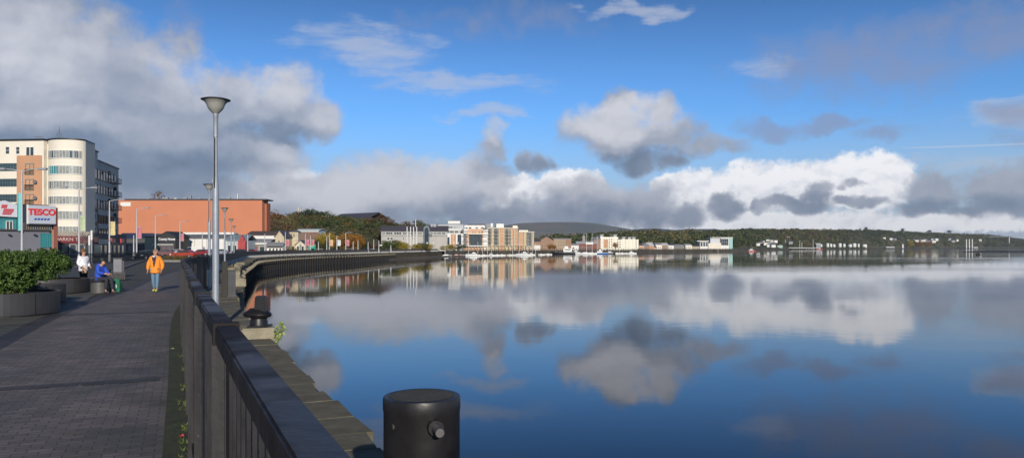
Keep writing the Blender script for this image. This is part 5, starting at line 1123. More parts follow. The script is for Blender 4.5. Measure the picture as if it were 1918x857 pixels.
# yellow and orange trees along the bay road
for i, (px, Y, top, w, k) in enumerate(((600,246,436,6,'yellow'),(609,250,432,7.5,'yellow'),(619,252,434,6.5,'orange'),(645,262,434,7.5,'orange'),(657,264,433,8,'orange'),(668,266,436,7,'orange'),(634,262,444,6,'green'),(612,232,450,4,'dark'),(590,240,446,5,'dark'),
        (724,285,449,7,'green'),(735,288,447,8,'green'),(747,290,450,7,'yellow'),(757,295,452,6,'yellow'),(779,310,455,5.5,'yellow'),(790,318,453,7,'olive'),(801,320,455,6,'yellow'),(831,352,459,5,'yellow'),(842,356,457,6.5,'yellow'),(853,360,456,7.5,'olive'),(865,362,457,6,'green'),(678,280,448,6,'dark'),(690,285,452,5.5,'brown'),(702,290,454,5.5,'brown'))):
    c = {'yellow':'yellow','orange':'orange','green':'leafy green','dark':'dark green','olive':'olive','brown':'reddish brown'}[k]
    tree(px, Y, top, w, k, 'small %s tree by the bay road, %s along from the hall' % (c, ORD[i]), group='street trees along the bay road', low=.12)
# slate-roofed house on the hill
h = hall('hill_house', 'large house with long dark slate roof showing above the hill trees', 622, 500, 692, 478, 409, 398.5, mat('hill_house_wall', (.16,.13,.16), .8), M_slate(), depth=16)
for px in (657,664,690): h.winpx((px, 411, px+5, 414.5), fw=.1)
h = hall('hill_house', 'white gabled house peeping over the trees left of the globe lamps', 739, 520, 751, 520, 424, 419, whiter, greyc, depth=8, along='y')
for i, px in enumerate((559.5, 562.8)):
    t = thing('chimney_stack', 'thin pale chimney standing over the hill trees, %s of the pair' % ('slimmer' if i else 'thicker'), 'chimney', at(px, 450, 10), 0, 'pair of chimneys on the hill'); MB().box(-.45+.1*i,.45-.1*i,-.4,.4,0,zat(388.5,450)-10).box(-.55,.55,-.5,.5,zat(388.5,450)-10,zat(387.8,450)-10).build('shaft', mat('pale_flue', (.45,.42,.40), .7), t)

# ------------------------------------------------------------------ long grey building with arched entrance
h = Bld('council_building', 'long pale grey building with dark slate roof and arched glass entrance', 714, 361, 838, 364)
ze = h.z_(776, 433); conc = mat('pale_concrete_panel', (.42,.40,.37), .8, .08, .3)
h.wall(0, h.L, 0, 16, 0, ze, conc); h.gable(0, h.L, 0, 16, ze, h.z_(776, 422.5), mat('purple_slate', (.085,.075,.085), .6, .15, .8), over=.6)
h.wall(-.2, h.L+.2, -.35, 0, h.z_(776,434), ze, M_white(), 'eaves_band'); h.wall(-.1, h.L+.1, -.3, 0, h.z_(776,441.5), h.z_(776,440), mat('mid_band', (.30,.30,.30), .7), 'mid_band')
for i, (a, c) in enumerate(((716,722),(723,735.5),(738,752),(754.5,763),(765,772),(774,781),(783,790),(805.5,811),(812,818),(819,826),(827,834))): h.winpx((a,434.6,c,439), nx=3, fw=.12)
for a, c in ((725,730),(731,736),(754.5,757.5),(772,774),(776,778)): h.winpx((a,444.5,c,448.5), nx=1, fw=.14, out=.15)
a0, a1 = h.x(793.5), h.x(804.5); am_ = (a0+a1)/2; rw = (a1-a0)/2; zz = h.z_(799, 429)
prof = [(a0,0),(a1,0),(a1,zz)] + [(am_ + rw*math.cos(t), zz + rw*1.1*math.sin(t)) for t in [math.pi*i/10 for i in range(1,10)]] + [(a0,zz)]
MB().xprism(prof, -1.2, 8).build('arched_entrance', mat('arch_grey', (.20,.22,.23), .6), h.t)
ins = [(am_ + (x-am_)*.72, .2 + z*.93) for x, z in prof]; MB().xprism(ins, -1.26, -1.1).build('entrance_glass', dglass, h.t)
for i, px in enumerate((762.5,769,774.5,780.5)):
    t = thing('flag_mast', 'tall white banner mast in front of the long grey building, %s of four' % ORD[i], 'flagpole', at(px, 322), 0, 'four white masts'); MB().lathe([(.30,0),(.30,.2),(.24,.3),(.20,zat(424.5,322)-.3),(.10,zat(424,322))], 10).build('mast', M_white(), t)
for i, px in enumerate((778.5,808,811,813.5,816)):
    t = thing('roof_flue', 'slim white pipe rising over the slate roof, %s from the arched entrance' % ['only one left','first','second','third','fourth'][i], 'flue', at(px, 350, h.z_(799,426)), 0, 'white pipes on the roof'); MB().tube([(0,0,0),(0,0,1.3 + (i == 0)*2.2)], .16, 8).build('pipe', M_white(), t)

# ------------------------------------------------------------------ office block and apartments
h = Bld('office_block', 'pale grey modern office block with white box on its flat roof', 820, 430, 868, 430)
h.wall(0, h.L, 0, 16, 0, h.z_(840, 420.5), mat('pale_grey_render', (.45,.46,.47), .7, .05, .3)); h.wall(-.3, h.L+2, -.5, 16, h.z_(840,431), h.z_(840,429), M_white(), 'floor_band')
h.wall(h.x(838), h.x(862), 3, 12, h.z_(840,420.5), h.z_(840,412.5), greyc, 'roof_box'); h.wall(h.x(838.5), h.x(861), 2.9, 3, h.z_(840,418), h.z_(840,413.5), M_white(), 'box_face')
for a, c in ((823,832),(834,848),(850,854),(855,858)): h.winpx((a,424,c,427), nx=3, fw=.1)
for a, c in ((836,842),(843,850),(852,858)): h.winpx((a,432,c,436), nx=3, fw=.1)
h = Bld('office_block', 'long white upper storey behind the apartment frames', 862, 440, 908, 440)
h.wall(0, h.L, 0, 12, 0, h.z_(885,421.5), whiter); h.wall(h.x(876), h.x(908), 1, 8, h.z_(885,421.5), h.z_(885,419), dkgrey, 'roof_plant')
for a, c in ((872,876),(878,883),(891,895),(901,906)): h.winpx((a,425,c,428), nx=2, fw=.1)
h = Bld('waterfront_flats', 'waterfront flats of white frames, orange brick panels and dark glass', 838, 413, 913, 416)
h.wall(0, h.x(868), 0, 14, 0, h.z_(853,437), whiter); h.wall(h.x(868), h.L, .3, 14, 0, h.z_(890,428.5), salm, 'upper_wall')
h.wall(h.x(868.5), h.x(876), -.2, .3, h.z_(872,437), h.z_(872,428), whiter, 'white_tower'); h.wall(h.x(905), h.L, -.2, .3, 0, h.z_(910,430), M_white(), 'white_end')
h.panel((844.5,438,854,460), orb, .5, 'brick_panel'); 
for y0 in (440,444,449,453): h.winpx((848,y0,850,y0+2.5), fw=.1, out=.6)
h.winpx((834.5,444,842,458), fm=blkf, gm=dglass, nx=2, nz=4); h.winpx((857,439,864,458), fm=blkf, gm=dglass, nx=2, nz=5)
h.winpx((879,440,902.5,460), fm=mat('dark_mullion', (.04,.05,.06), .4), gm=dglass, nx=9, nz=5, fw=.12, out=.3)
for i in range(4): 
    z = 2.6 + i*2.7; h.balcony(h.x(866), h.x(877), z, 1.1); h.win(h.x(868), h.x(874), z, z+1.8, nx=2, fm=greyc)
    h.balcony(h.x(903.5), h.x(912), z, 1.1); h.win(h.x(905), h.x(910), z, z+1.8, nx=2, fm=greyc)
for px in (885,889,897,901): h.winpx((px,432.5,px+2,435.5), fw=.1)
h.wall(h.x(876), h.L+.3, -1.2, .2, h.z_(890,438.5), h.z_(890,436.8), cream, 'upper_cornice'); h.wall(h.x(876), h.L, -1.6, .1, 2.4, 2.9, M_white(), 'podium_band')
for i in range(7): h.wall(h.x(877+i*5.6), h.x(878+i*5.6), -1.5, -.9, 0, 2.4, creamd, 'colonnade_pier')
def flats(label, px0, Y0, px1, Y1, top, m, bays, fl, z0=2.9, topbox=(), roofm=None):
    h = Bld('waterfront_flats', label, px0, Y0, px1, Y1); zt = h.z_((px0+px1)/2, top)
    h.wall(0, h.L, 0, 14, 0, zt, m); h.wall(-.3, h.L+.3, -.6, 14.2, zt, zt+.35, roofm or mat('cream_trim', (.72,.66,.54), .7), 'roof')
    fh = (zt - z0) / fl
    for k, (a, c, kind) in enumerate(bays):
        xa, xc = h.x(a), h.x(c)
        if kind == 'pier': h.wall(xa, xc, -.9, 0, 0, zt - .2, creamd, 'pier'); continue
        if kind == 'brick': h.wall(xa, xc, -.15, 0, 0, zt - .2, orb, 'brick_panel')
        for i in range(fl):
            z = z0 + i * fh
            if kind in ('balc',):
                h.balcony(xa, xc, z + .1, 1.3, mat('pale_balustrade', (.5,.5,.48), .4)); h.win(xa + .2, xc - .2, z + .2, z + fh*.78, nx=2, fm=blkf, gm=dglass)
            elif kind == 'win' or kind == 'brick': h.win((xa+xc)/2 - .5, (xa+xc)/2 + .5, z + .7, z + fh*.75, nx=1, out=.2)
    for (a, c, y) in topbox: h.wall(h.x(a), h.x(c), 1.5, 9, zt + .35, h.z_(a, y), M_white() if y < 421 else cream, 'roof_box')
    for i in range(int(h.L/2.2)): h.wall(i*2.2, i*2.2+.4, -1.3, -.9, 0, 2.6, creamd, 'colonnade_pier')
    h.wall(0, h.L, -1.4, 0, 2.6, 2.85, creamd, 'podium_band'); return h
flats('cream waterfront flats with stacked balconies and white box on the roof', 913, 430, 945, 431, 427, creamd, [(914,920,'balc'),(921,924,'pier'),(925,933,'balc'),(934,936,'pier'),(937,943,'brick')], 5, topbox=((930,944,418.5),))
flats('taller looking beige flats with brick strips between their balconies', 945.5, 441, 970, 442, 427.5, mat('warm_beige', (.55,.45,.30), .8, .08, .5), [(946,953,'balc'),(953.5,957,'balc'),(958,961,'brick'),(962,964,'pier'),(965,970,'brick')], 5, topbox=((961,970,422),))
flats('narrow end block of flats with dark balconies facing the small white boats', 971, 459, 1000, 461, 434.5, creamd, [(973,979,'brick'),(980,983,'pier'),(986,996,'balc'),(997,999.5,'pier')], 5, topbox=((973,990,430.5),))
for i, px in enumerate((878,)):
    t = thing('roof_plant', 'small white and grey plant boxes on the flat roof between the flats', 'roof plant', at(915, 436, zat(421,436)-1.2)); MB().box(-1.2,1.2,0,2,0,1.8).build('grey_box', greyc, t); MB().box(1.3,2.6,0,2,0,2.2).build('white_box', M_white(), t)

# ------------------------------------------------------------------ warehouses and harbour buildings
h = hall('warehouse', 'brown brick warehouse with gabled end behind the moored boats', 1011, 500, 1037, 500, 450, 443, brn, M_slate(), depth=14, along='y'); [h.win(1.5+i*1.7, 2.3+i*1.7, 2.5, 3.6) for i in range(4)]
h = hall('warehouse', 'flat topped tan warehouse joined to the gabled brown one', 1037, 508, 1070, 508, 447, 446, mat('tan_brick', (.36,.27,.19), .85, .12, .3), greyc, depth=12); [h.win(1+i*1.9, 1.7+i*1.9, 2.8, 3.8) for i in range(5)]; h.wall(h.x(1060), h.L, -.2, 0, 0, h.z_(1065,447.5), brn, 'brick_bay')
h = hall('quay_house', 'low brick house with white ground floor beside the end flats', 1000.5, 490, 1012, 490, 452, 448, brn, M_slate(), depth=8); h.wall(0, h.L, -.2, 0, 0, 3.2, M_white(), 'white_front'); h.win(1,1.8,1,2.2); h.win(2.5,3.2,1,2.2)
h = hall('quay_house', 'white fronted low building right of the tan warehouse', 1070, 520, 1084, 520, 459, 456, whiter, greyc, depth=6); h.win(1,2,.8,2)
h = hall('boat_shed', 'low brick shed under a pale roof with white sign panel', 1080, 536, 1118, 536, 455.5, 452, dkred, mat('pale_sheet_roof', (.5,.5,.5), .6), depth=12); h.wall(h.x(1097), h.x(1111), -.6, 0, h.z_(1100,457.5), h.z_(1100,453.5), M_white(), 'sign_panel'); [h.win(.6+i*1.8, 1.5+i*1.8, .6, 2.2) for i in range(6)]
h = hall('quay_tower', 'slim grey tower with pale dome behind the boat shed', 1091, 562, 1096, 562, 444, 440, mat('grey_tower', (.30,.28,.27), .8), mat('pale_dome', (.5,.5,.48), .6), depth=2, along='y')
h = hall('brick_house', 'narrow dark brick building with pale capped chimneys left of the white hotel', 1112, 558, 1125, 558, 448, 446, brn, greyc, depth=8); h.wall(h.x(1117), h.x(1120), -.5, 0, 0, h.z_(1118,443), greyc, 'tower_strip'); [h.win(1+i*1.5, 1.6+i*1.5, 2.5, 3.6) for i in range(3)]
h = Bld('waterfront_hotel', 'bright white five storey waterfront block with small turrets and an orange brick bay', 1124, 562, 1196, 575); zt = h.z_(1160, 448)
ivory = mat('ivory_render', (.80,.76,.64), .7, .04, .3)
h.wall(0, h.x(1158), 0, 14, 0, h.z_(1140,443.5), ivory); h.wall(h.x(1158), h.L, 0, 14, 0, zt, ivory, 'lower_wing'); h.panel((1128.5,448.5,1138.5,464), orb, .3, 'brick_bay')
for i, px in enumerate((1124,1149,1165,1176,1184)):
    a, c = h.x(px), h.x(px+6); zb = h.z_(px, 443.5 if i < 2 else 448); h.wall(a, c, -.4, 5, 0, zb+.4, ivory, 'bay'); tt_ = h.wall(a+.2, c-.2, 0, 4.4, zb+.4, zb+1.5, mat('turret_grey', (.35,.36,.36), .7), 'turret'); MB().box(a-.2, c+.2, -.8, 5, zb+1.5, zb+1.8).build('turret_roof', M_white(), tt_)
for px in (1126,1131,1136,1141,1145.5,1152,1157,1161,1167,1171,1178,1187,1191):
    for k in range(4): z = 1.6 + k*1.9; h.win(h.x(px)-.35, h.x(px)+.35, z, z+1.0, fw=.05, out=.5, fm=cream)
tree(1153, 550, 452, 5, 'orange', 'thin orange tree standing against the white hotel front')
tree(1031, 462, 455, 5, 'orange', 'small orange tree in front of the brown gabled warehouse')
tree(1038, 463, 457, 4, 'orange', 'smaller orange bushy tree right of the one by the brown warehouse')
names = [('salmon walled low house right of the white hotel', 1197, 1206, 459, 455, salm),('brown low house under dark trees',1206,1216,460,456,brn),('orange brick house with pale gable by the harbour road',1214,1225,460,454,orb),('sandy arched shed on the harbour road',1218,1230,463,459,sand),
         ('cream low house with white roof lights',1228,1240,458,455,cream),('brown house with grey roof in the low terrace',1240,1252,459,455,brn),('white ended house in the low terrace',1252,1262,459,456,whiter),('dark long shed roof behind the quay railings',1262,1282,461,458,mat('olive_wall', (.22,.2,.15), .8)),
         ('pale cream bungalow left of the white canopy',1284,1296,459,457,cream),('brick office under flat pale roof',1294,1310,461,459,creamd)]
for i, (lab, a, c, e_, rdg, m_) in enumerate(names):
    h = hall('low_house', lab, a, 640 + i*16, c, 642 + i*16, e_, rdg, m_, [M_slate(), greyc, mat('pale_sheet_roof', (.5,.5,.5), .6)][i % 3], depth=8)
    for k in range(max(1, int(h.L/2.2))): h.win(.6+k*2.2, 1.4+k*2.2, 1.0, 2.2)
h = Bld('modern_building', 'modern white building on stilts with thin oversailing roof', 1304, 800, 1330, 800); h.wall(h.x(1311), h.x(1326), 0, 10, 0, h.z_(1320,452), whiter); h.wall(h.x(1305), h.x(1327), -1.5, 10, h.z_(1320,452), h.z_(1320,450.5), M_white(), 'roof')
for a, c in ((1312,1316),(1317,1321),(1322,1325.5)): h.winpx((a,453.5,c,461), nz=2, fw=.15, gm=dglass)
h = Bld('modern_building', 'modern white and grey block with glass front and teal end wall', 1326, 820, 1372, 820); h.wall(h.x(1331), h.x(1349), 1, 12, 0, h.z_(1340,444.5), mat('light_grey_panel', (.55,.56,.58), .7)); h.wall(0, h.x(1350), -2, 8, 0, h.z_(1338,455), cream, 'low_wing')
h.wall(h.x(1350), h.x(1367), 0, 12, 0, h.z_(1358,445), whiter, 'glass_block'); h.winpx((1350,447,1364,459), nx=4, nz=2, fm=greyc, gm=dglass, fw=.3); h.wall(h.x(1366), h.x(1372), -.6, 12, 0, h.z_(1369,444.5), mat('mint_panel', (.26,.50,.46), .5), 'teal_end'); h.wall(h.x(1333), h.x(1372.5), -.8, 12, h.z_(1350,445), h.z_(1350,444), whiter, 'roof')

# ------------------------------------------------------------------ far shore houses, tanks, chimneys, bridge
hb = None
spots = [(1419,1250,454),(1424,1270,452),(1429,1300,450),(1434,1260,453),(1440,1280,451.5),(1445,1310,448),(1449,1270,454.5),(1452,1320,448.5),(1438,1330,447),(1480,1500,451),(1441,1240,456.5),(1448,1235,457),
         (1698,2500,447.5),(1704,2520,448.5),(1711,2550,446.5),(1717,2540,448),(1726,2570,448),(1733,2600,447),(1738,2560,449),(1745,2620,446),(1749,2580,449),(1753,2640,445.5),(1688,2500,446),(1668,2300,444.5),(1675,2320,445),(1792,2800,447),(1654,2250,443),(1630,2200,442),
         (1262,1150,452),(1278,1200,449),(1301,1300,446),(1388,1350,447),(1396,1400,450),(1404,1420,445),(1489,1700,449),(1505,1800,446),(1537,1900,444),(1572,2000,447),(1590,2050,443),(1641,2250,449),(1778,2800,445),(1786,2850,449),(1835,3100,447),(1474,1700,442),(1479,1900,437.5),(1524,1900,441),(1555,1900,448)]
spots.sort(); cnt = {}
for i, (px, Y, py) in enumerate(spots):
    cl = 'brown slope before the white block' if px < 1330 else 'slope left of the jetty' if px < 1470 else 'ridge above the white tanks' if px < 1660 else 'ridge above the golden trees' if px < 1760 else 'ridge by the white chimneys'
    cnt[cl] = cnt.get(cl, 0) + 1; grp = 'white houses on the far wooded shore'; lab = 'tiny white house on the %s, %s from the left' % (cl, ORD[cnt[cl]-1])
    zt = zat(py, Y); w_ = 9 + (i*7 % 5)*1.6; ks = min(1, Y/2300); t = thing('far_house', lab, 'house', at(px, Y, zt - 7.0*ks), R((i*37) % 60 - 30), grp); hh = 5.2; t.scale = (ks, ks, ks)
    MB().box(-w_/2,w_/2,-3.5,3.5,-3,hh).build('wall', [whiter, cream, whiter, greyc][i % 4], t)
    MB().add([(-w_/2-.3,-3.9,hh-.1),(w_/2+.3,-3.9,hh-.1),(w_/2+.3,0,hh+2.4),(-w_/2-.3,0,hh+2.4),(-w_/2-.3,3.9,hh-.1),(w_/2+.3,3.9,hh-.1)], [(0,1,2,3),(3,2,5,4),(0,3,4),(1,5,2),(0,4,5,1)]).build('roof', M_slate(), t)
for i, (px, w_, r1) in enumerate(((1537,6,0),(1550,5,1),(1556,5,1),(1562,5,1),(1573,6,1),(1581,5,1),(1592,7,1),(1600,7,1),(1608,4,1),(1619,9,1))):
    t = thing('storage_tank', 'white storage tank on the far shore, %s in the long row' % ORD[i], 'tank', at(px, edgeY(px)+22, 0), 0, 'white tanks on the far shore'); Yt = edgeY(px)+22; rr_ = w_/2*Yt/1400; hh = zat(457.5 - (i*5 % 3)*.9, Yt)
    MB().lathe([(rr_,0),(rr_,hh),(rr_*.6,hh+.6),(.1,hh+.9)], 16).build('shell', whiter, t, smooth=True)
hd = thing('clipped_hedge', 'dark hedge screening the foot of the white tanks', 'hedge', at(1575, 1665)); a_, c_ = at(1532, edgeY(1532)+10) - hd.location, at(1628, edgeY(1628)+10) - hd.location; Cn = [tuple(a_.lerp(c_, k/60) + Vector((0,0,1.3))) for k in range(61)]
MB().quads(leaves(1500, Cn, [2.0]*61, .9, seed=8)).build('foliage', foliage('dark'), hd, fixn=False)
h = hall('far_shed', 'long white shed roof at the left end of the tank row', 1529, 1600, 1538, 1600, 457, 455.5, greyc, whiter, depth=10)
h = hall('far_shed', 'pale low shed standing by the far shore below the golden trees', 1660, 2090, 1676, 2090, 462.5, 461.5, greyc, whiter, depth=10)
h = hall('far_shed', 'small tall white hut by the far shore', 1690, 2120, 1692.5, 2120, 457.5, 456, whiter, greyc, depth=4)
h = hall('far_shed', 'pale green roofed boathouse behind the jetty', 1456, 1430, 1466, 1430, 460.5, 459, mat('mint_wall', (.35,.5,.45), .7), whiter, depth=8)
for i, px in enumerate((1810,1815.5,1821)):
    t = thing('white_chimney', 'slim tapering white chimney on the far right shore, %s of three' % ORD[i], 'chimney', at(px, 2640, -.2), 0, 'three white chimneys'); MB().lathe([(2.0,0),(1.8,5),(1.4,zat(449,2640)),(1.2,zat(447.5,2640))], 12).build('shaft', mat('bright_white', (.8,.8,.78), .6), t, smooth=True); MB().lathe([(1.3,zat(447.5,2640)),(1.3,zat(447,2640))], 12).build('rim', greyc, t)
h = hall('far_shed', 'dark low works sheds beside the white chimneys', 1796, 2640, 1806, 2640, 463.4, 462.4, shed, shed, depth=10); h = hall('far_shed', 'small white works shed right of the white chimneys', 1824, 2660, 1832, 2660, 463.4, 462.4, whiter, whiter, depth=10)
br = thing('road_bridge', 'thin pale road bridge rising out of the picture over the far right woods', 'bridge'); cm = mat('bridge_concrete', (.40,.42,.45), .7)
P = [at(1836,3300,zat(444.2,3300)), at(1870,3250,zat(443,3250)), at(1918,3200,zat(440.5,3200)), at(2010,3150,zat(436,3150)), at(2120,3100,zat(434,3100))]
for a, c in zip(P, P[1:]): MB().beam(a, c, 9, 2.6).build('deck', cm, br)
for px, Y in ((1890,3230),(1945,3180),(2010,3150)): MB().box(-2,2,-2,2,-2,zat(441,Y)).build('pier', cm, br, tuple(at(px, Y)))
sbk = MB(); 
for k, (px0, px1, Y, wd) in enumerate(((1800,2100,690,50),(1832,1843,424,2))):
    n = 30; r_ = random.Random(k)
    for i in range(n):
        a = px0 + (px1-px0)*i/n; c = px0 + (px1-px0)*(i+1)/n; pa_, pb_ = at(a, Y, WZ-.3), at(c, Y, WZ-.3); ha = .1+1.1*math.sin(math.pi*min(1,i/n*1.6)) ; wz = wd*min(1, i/6)*.9 + 2
        sbk.add([(pa_.x,pa_.y,WZ-.3),(pb_.x,pb_.y,WZ-.3),(pb_.x,pb_.y+wz*.4,WZ+ha),(pa_.x,pa_.y+wz*.4,WZ+ha+r_.uniform(-.1,.1)),(pa_.x,pa_.y+wz,WZ-.3),(pb_.x,pb_.y+wz,WZ-.3)], [(0,1,2,3),(3,2,5,4)])
tag(sbk.build('mud_bank_terrain', mat('mud', (.03,.026,.02), .7, .3, .05), None), kind='structure')

# ------------------------------------------------------------------ pontoons and boats
def hull(L_, B, H, m, t, m2=None, sheer=.25):
    st = [(-.5,.72,1.0),(-.3,.92,.97),(0,1,.97),(.25,.80,1.03),(.42,.38,1.13),(.5,.03,1.22)]; V = []
    for s_, b_, h_ in st:
        for y, z in ((0,-.25),(.75,-.1),(1,.35*1),(1,1)): V.append((s_*L_, y*B/2*b_, z*H*h_))
        for y, z in ((1,1),(1,.35),(.75,-.1)): V.append((s_*L_, -y*B/2*b_, z*H*h_))
    K = 7; F = [(i*K+j, (i+1)*K+j, (i+1)*K+(j+1) % K, i*K+(j+1) % K) for i in range(len(st)-1) for j in range(K)] + [tuple(range(K))] + [tuple(range((len(st)-1)*K+K-1, (len(st)-1)*K-1, -1))]
    o = MB().add(V, F).build('hull', m, t); MB().box(-L_*.46, L_*.36, -B*.36, B*.36, H*.9, H*1.0).build('deck', mat('boat_deck', (.45,.42,.36), .7), t); return o
bwhite = mat('boat_white', (.80,.80,.79), .3, .03, 1); bblue = mat('boat_blue', (.02,.12,.42), .35, .1, 1); bred = mat('boat_red', (.38,.04,.04), .5); bdark = mat('boat_dark', (.02,.02,.025), .4)
def boat(kind, label, px, Y, L_, rz=0, mast=0, hm=None, grp='boats moored at the pontoons'):
    t = thing({'motor':'motor_cruiser','sail':'sailing_boat','dinghy':'small_boat','trawler':'fishing_trawler','ship':'moored_ship'}[kind], label, 'boat', at(px, Y, WZ), R(rz), grp); B = L_*.32; H = max(.45, L_*.10)
    hull(L_, B, H, hm or bwhite, t)
    if kind in ('motor',):
        MB().xprism([(-.32*L_,H),(.24*L_,H),(.12*L_,H*2.0),(-.28*L_,H*2.1)], -B*.36, B*.36).build('cabin', bwhite, t); MB().xprism([(-.25*L_,H*1.35),(.17*L_,H*1.35),(.11*L_,H*1.8),(-.25*L_,H*1.8)], -B*.37, B*.37).build('cabin_window', dglass, t)
        MB().xprism([(-.2*L_,H*2.1),(.02*L_,H*2.1),(-.02*L_,H*2.9),(-.2*L_,H*2.8)], -B*.26, B*.26).build('flybridge', bwhite, t)
    if kind == 'sail':
        MB().xprism([(-.2*L_,H),(.2*L_,H),(.12*L_,H*1.5),(-.2*L_,H*1.6)], -B*.28, B*.28).build('cabin', bwhite, t); MB().tube([(-.35*L_,0,H*2),(.06*L_,0,H*2.1)], .09, 6).build('boom', mat('sail_cover', (.05,.08,.2), .7), t)
    if kind == 'dinghy': MB().box(-.2*L_,.1*L_,-B*.3,B*.3,H,H*1.5).build('cuddy', bwhite, t)
    if kind in ('trawler', 'ship'):
        MB().box(-.35*L_,.0*L_,-B*.34,B*.34,H,H*2.4).build('deckhouse', bwhite, t); MB().box(-.3*L_,-.05*L_,-B*.35,B*.35,H*1.7,H*2.1).build('cabin_window', dglass, t); MB().box(-.2*L_,-.05*L_,-B*.2,B*.2,H*2.4,H*3.3).build('wheelhouse', bwhite, t)
        MB().box(-.5*L_,.44*L_,-B*.5,-B*.47,H*.82,H*1.02).build('rail_band', bwhite, t)
    if mast:
        zt = zat(mast, Y) - WZ; MB().tube([(.06*L_,0,H*.9),(.06*L_,0,zt)], [.11,.07], 7).build('mast', M_white(), t); MB().tube([(.06*L_-1.1,0,zt*.65),(.06*L_+1.1,0,zt*.65)], .05, 5).build('spreader', M_white(), t)
        MB().tube([(-.48*L_,0,H),(.06*L_,0,zt*.98)], .03, 4).build('backstay', greyc, t); MB().tube([(.48*L_,0,H),(.06*L_,0,zt*.98)], .03, 4).build('forestay', greyc, t)
    return t
YW = lambda y: FOC*(CAMZ-WZ)/(y-HY)
pt = MB(); pp = [(722,487),(760,484.5),(800,482.5),(840,480.2),(900,478.4),(960,477),(1010,476.3)]; 
pon = thing('floating_pontoon', 'long low floating pontoon running in front of the harbour wall', 'pontoon')
for (a, ya), (c, yc) in zip(pp, pp[1:]):
    A, C_ = at(a, YW(ya), WZ+.25), at(c, YW(yc), WZ+.25); MB().beam(A, C_, 1.8, .4).build('deck_section', mat('pontoon_deck', (.13,.115,.095), .8), pon)
for i, (a, ya) in enumerate(((731,486.4),(760,484.5),(790,483),(822,481.2),(860,479.6),(890,478.7),(930,477.7),(970,476.9),(1000,476.4))):
    A = at(a, YW(ya)+.8, WZ-1); MB().tube([A, A + Vector((0,0,4.2))], .17, 8).build('guide_pile', mat('pile_dark', (.05,.045,.04), .8), pon)
B_ = [('motor','small white cabin boat at the left end of the pontoon',818,362,4.2,10,0,None),('sail','white yacht with single mast in front of the flats with dark glass',835,352,6,175,456,None),('dinghy','low dark red boat on the pontoon near the single masted yacht',856,368,5,0,0,bred),
      ('dinghy','low dark boat beside the dark red one',864,372,4,0,0,bdark),('motor','larger white motor cruiser with red fender in front of the cream flats',885,356,6.6,185,0,None),('dinghy','small white boat just right of the larger cruiser',898,368,3.6,0,0,None),
      ('sail','white yacht with tall mast before the dark glass front',876.5,372,5.5,0,446,None),('dinghy','small white open boat below the cream flats',907,378,3.4,8,0,None),('motor','little white cabin boat below the stacked balconies',921,382,4.0,0,0,None),('dinghy','tiny white boat, left one below the beige flats',932,386,3.2,5,0,None),
      ('dinghy','tiny white boat, middle one below the beige flats',941,390,3.4,0,0,None),('dinghy','tiny white boat, right one below the beige flats',955,394,3.4,-5,0,None),('motor','big white motor cruiser moored off the end block of flats',980,385,7.0,178,0,None),('sail','white yacht with slender mast at the end block corner',971,398,5.5,0,446,None),
      ('motor','small white cabin boat right of the big cruiser',996,410,3.8,0,0,None),('dinghy','tiny white boat in front of the low brick house',1014,420,3.6,0,0,None),('dinghy','tiny white boat in front of the gabled warehouse',1027,430,4.4,0,0,None),
      ('ship','long dark hulled ship with white band moored by the tan warehouse',1055,470,15,180,0,bdark),('motor','boxy white boat right of the dark hulled ship',1081,474,8,0,0,None),('sail','white yacht with tallest mast before the boat shed, left of two',1097,466,8,0,436,None),('sail','white yacht with tall mast before the boat shed, right of two',1108,470,7,0,437,None),
      ('trawler','blue hulled fishing trawler in front of the white hotel',1127,480,8.5,0,449,bblue),('motor','dark and white work boat right of the blue trawler',1144,486,6,0,0,bdark),('dinghy','little white boat, first right of the dark work boat',1156,500,5,0,0,None),('dinghy','little white boat, second right of the dark work boat',1166,505,5,0,0,None),
      ('dinghy','little white boat, third right of the dark work boat',1174,505,4.5,0,0,None),('motor','low white cruiser at the right end of the harbour moorings',1184,500,6,0,0,None),('motor','red and white pilot boat crossing the open river',1408,760,9,0,463,bred),('dinghy','tiny orange and white boat at the end of the far jetty',1535,1500,14,0,0,bred)]
for a in B_: boat(a[0], a[1], a[2], a[3], a[4], a[5], a[6], a[7])
# slim marina masts and quay posts
for i, (px, Y, top) in enumerate(((895,382,452),(904,374,450),(913,380,447),(921,380,455),(960,386,447),(989,392,440),(997,396,444),(1003,398,455),(1140,488,452),(1160,500,456),(1250,640,457),(1345,700,452))):
    t = thing('marina_pole', 'slim pale pole at the harbour edge, %s along from the dark glass flats' % ORD[i], 'pole', at(px, Y, WZ), 0, 'poles along the harbour edge'); MB().tube([(0,0,-.5),(0,0,zat(top,Y)-WZ)], [.10,.07], 6).build('shaft', M_white(), t); MB().lathe([(.13,-.05),(.13,.05)], 6).build('cap', greyc, t, (0,0,zat(top,Y)-WZ))
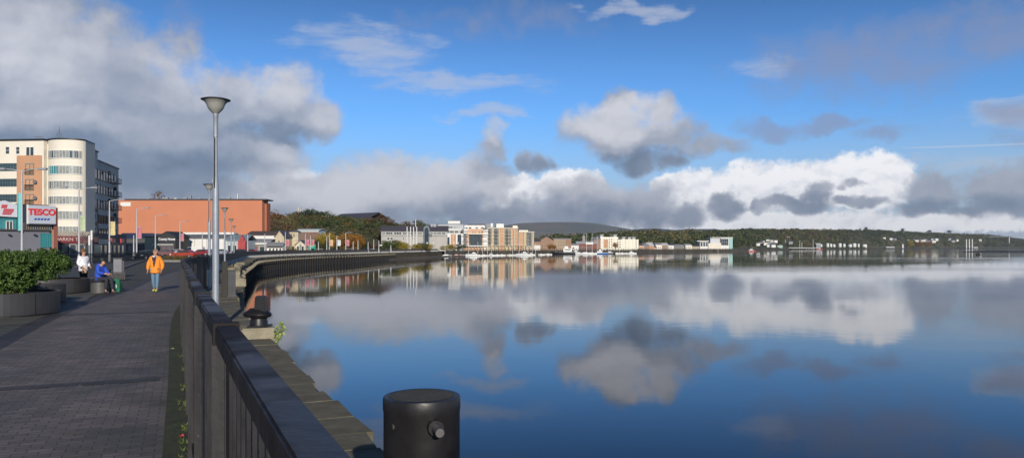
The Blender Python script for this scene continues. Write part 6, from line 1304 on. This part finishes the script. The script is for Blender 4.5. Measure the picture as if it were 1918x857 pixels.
# harbour railing: posts along the far quay
hr = thing('harbour_railing', 'dark railing and timber posts along the edge of the far harbour wall', 'railing'); rest = MB(); i = 0; d = 2; Lh = plen(E3)
while d < Lh - 5:
    p, t_ = path_at(E3, d); m = MB() if i < 100 else rest; m.beam(p + Vector((0,0,-3.4)), p + Vector((0,0,1.0 if i % 2 else .7)), .34, .34)
    if i < 100: m.build('timber_post', dkwall, hr, fixn=False)
    d += 1.7 + d*.004; i += 1
tag(rest.build('timber_post', dkwall, hr, fixn=False), kind='stuff')
rl = MB()
for a, c in zip(E3, E3[1:]): rl.beam(a + Vector((0,0,1.0)), c + Vector((0,0,1.0)), .08, .08); rl.beam(a + Vector((0,0,.5)), c + Vector((0,0,.5)), .06, .06)
rl.build('rail', M_black(), hr, fixn=False)
jt = thing('far_jetty', 'long white railed jetty standing in the river before the far shore', 'jetty'); Yj = 1500
for px in range(1470, 1532, 5): MB().box(-.5,.5,-.5,.5,-.5,3.0).build('pile', mat('jetty_pile', (.25,.24,.22), .8), jt, (at(px, Yj).x, Yj, WZ))
A, C_ = at(1467, Yj, WZ+3.3), at(1532, Yj, WZ+3.3); MB().beam(A, C_, 3, .8).build('deck', whiter, jt); MB().box(-5,5,-2,2,0,2.4).build('landing_shed', bwhite, jt, (at(1460, Yj).x, Yj, WZ))
for i, (px, top) in enumerate(((1471,449),(1498,451),(1502,454),(1523,449))):
    t = thing('jetty_light', 'tall pale lighting pole on the far jetty, %s from the left' % ORD[i], 'pole', at(px, 1510, 0), 0, 'lighting poles on the jetty'); MB().tube([(0,0,WZ),(0,0,zat(top,1510))], [.45,.3], 6).build('shaft', M_white(), t); MB().box(-1.6,1.6,-.3,.3,zat(top,1510),zat(top,1510)+.6).build('lamp_head', greyc, t)
# ------------------------------------------------------------------ haze
hz = MB().box(-3000, 6500, -150, 8200, -5.2, 330).build('haze', None or mat('haze_air', (.5,.5,.5)), None); tag(hz, 'thin blue haze over the river', 'haze', kind='stuff')
hmt = MATS['haze_air']; nt = hmt.node_tree; nt.nodes.clear(); pv = nt.nodes.new('ShaderNodeVolumePrincipled'); pv.inputs['Color'].default_value = (.80,.88,1.0,1); pv.inputs['Density'].default_value = HAZE; pv.inputs['Anisotropy'].default_value = .2
ou = nt.nodes.new('ShaderNodeOutputMaterial'); nt.links.new(pv.outputs[0], ou.inputs['Volume'])
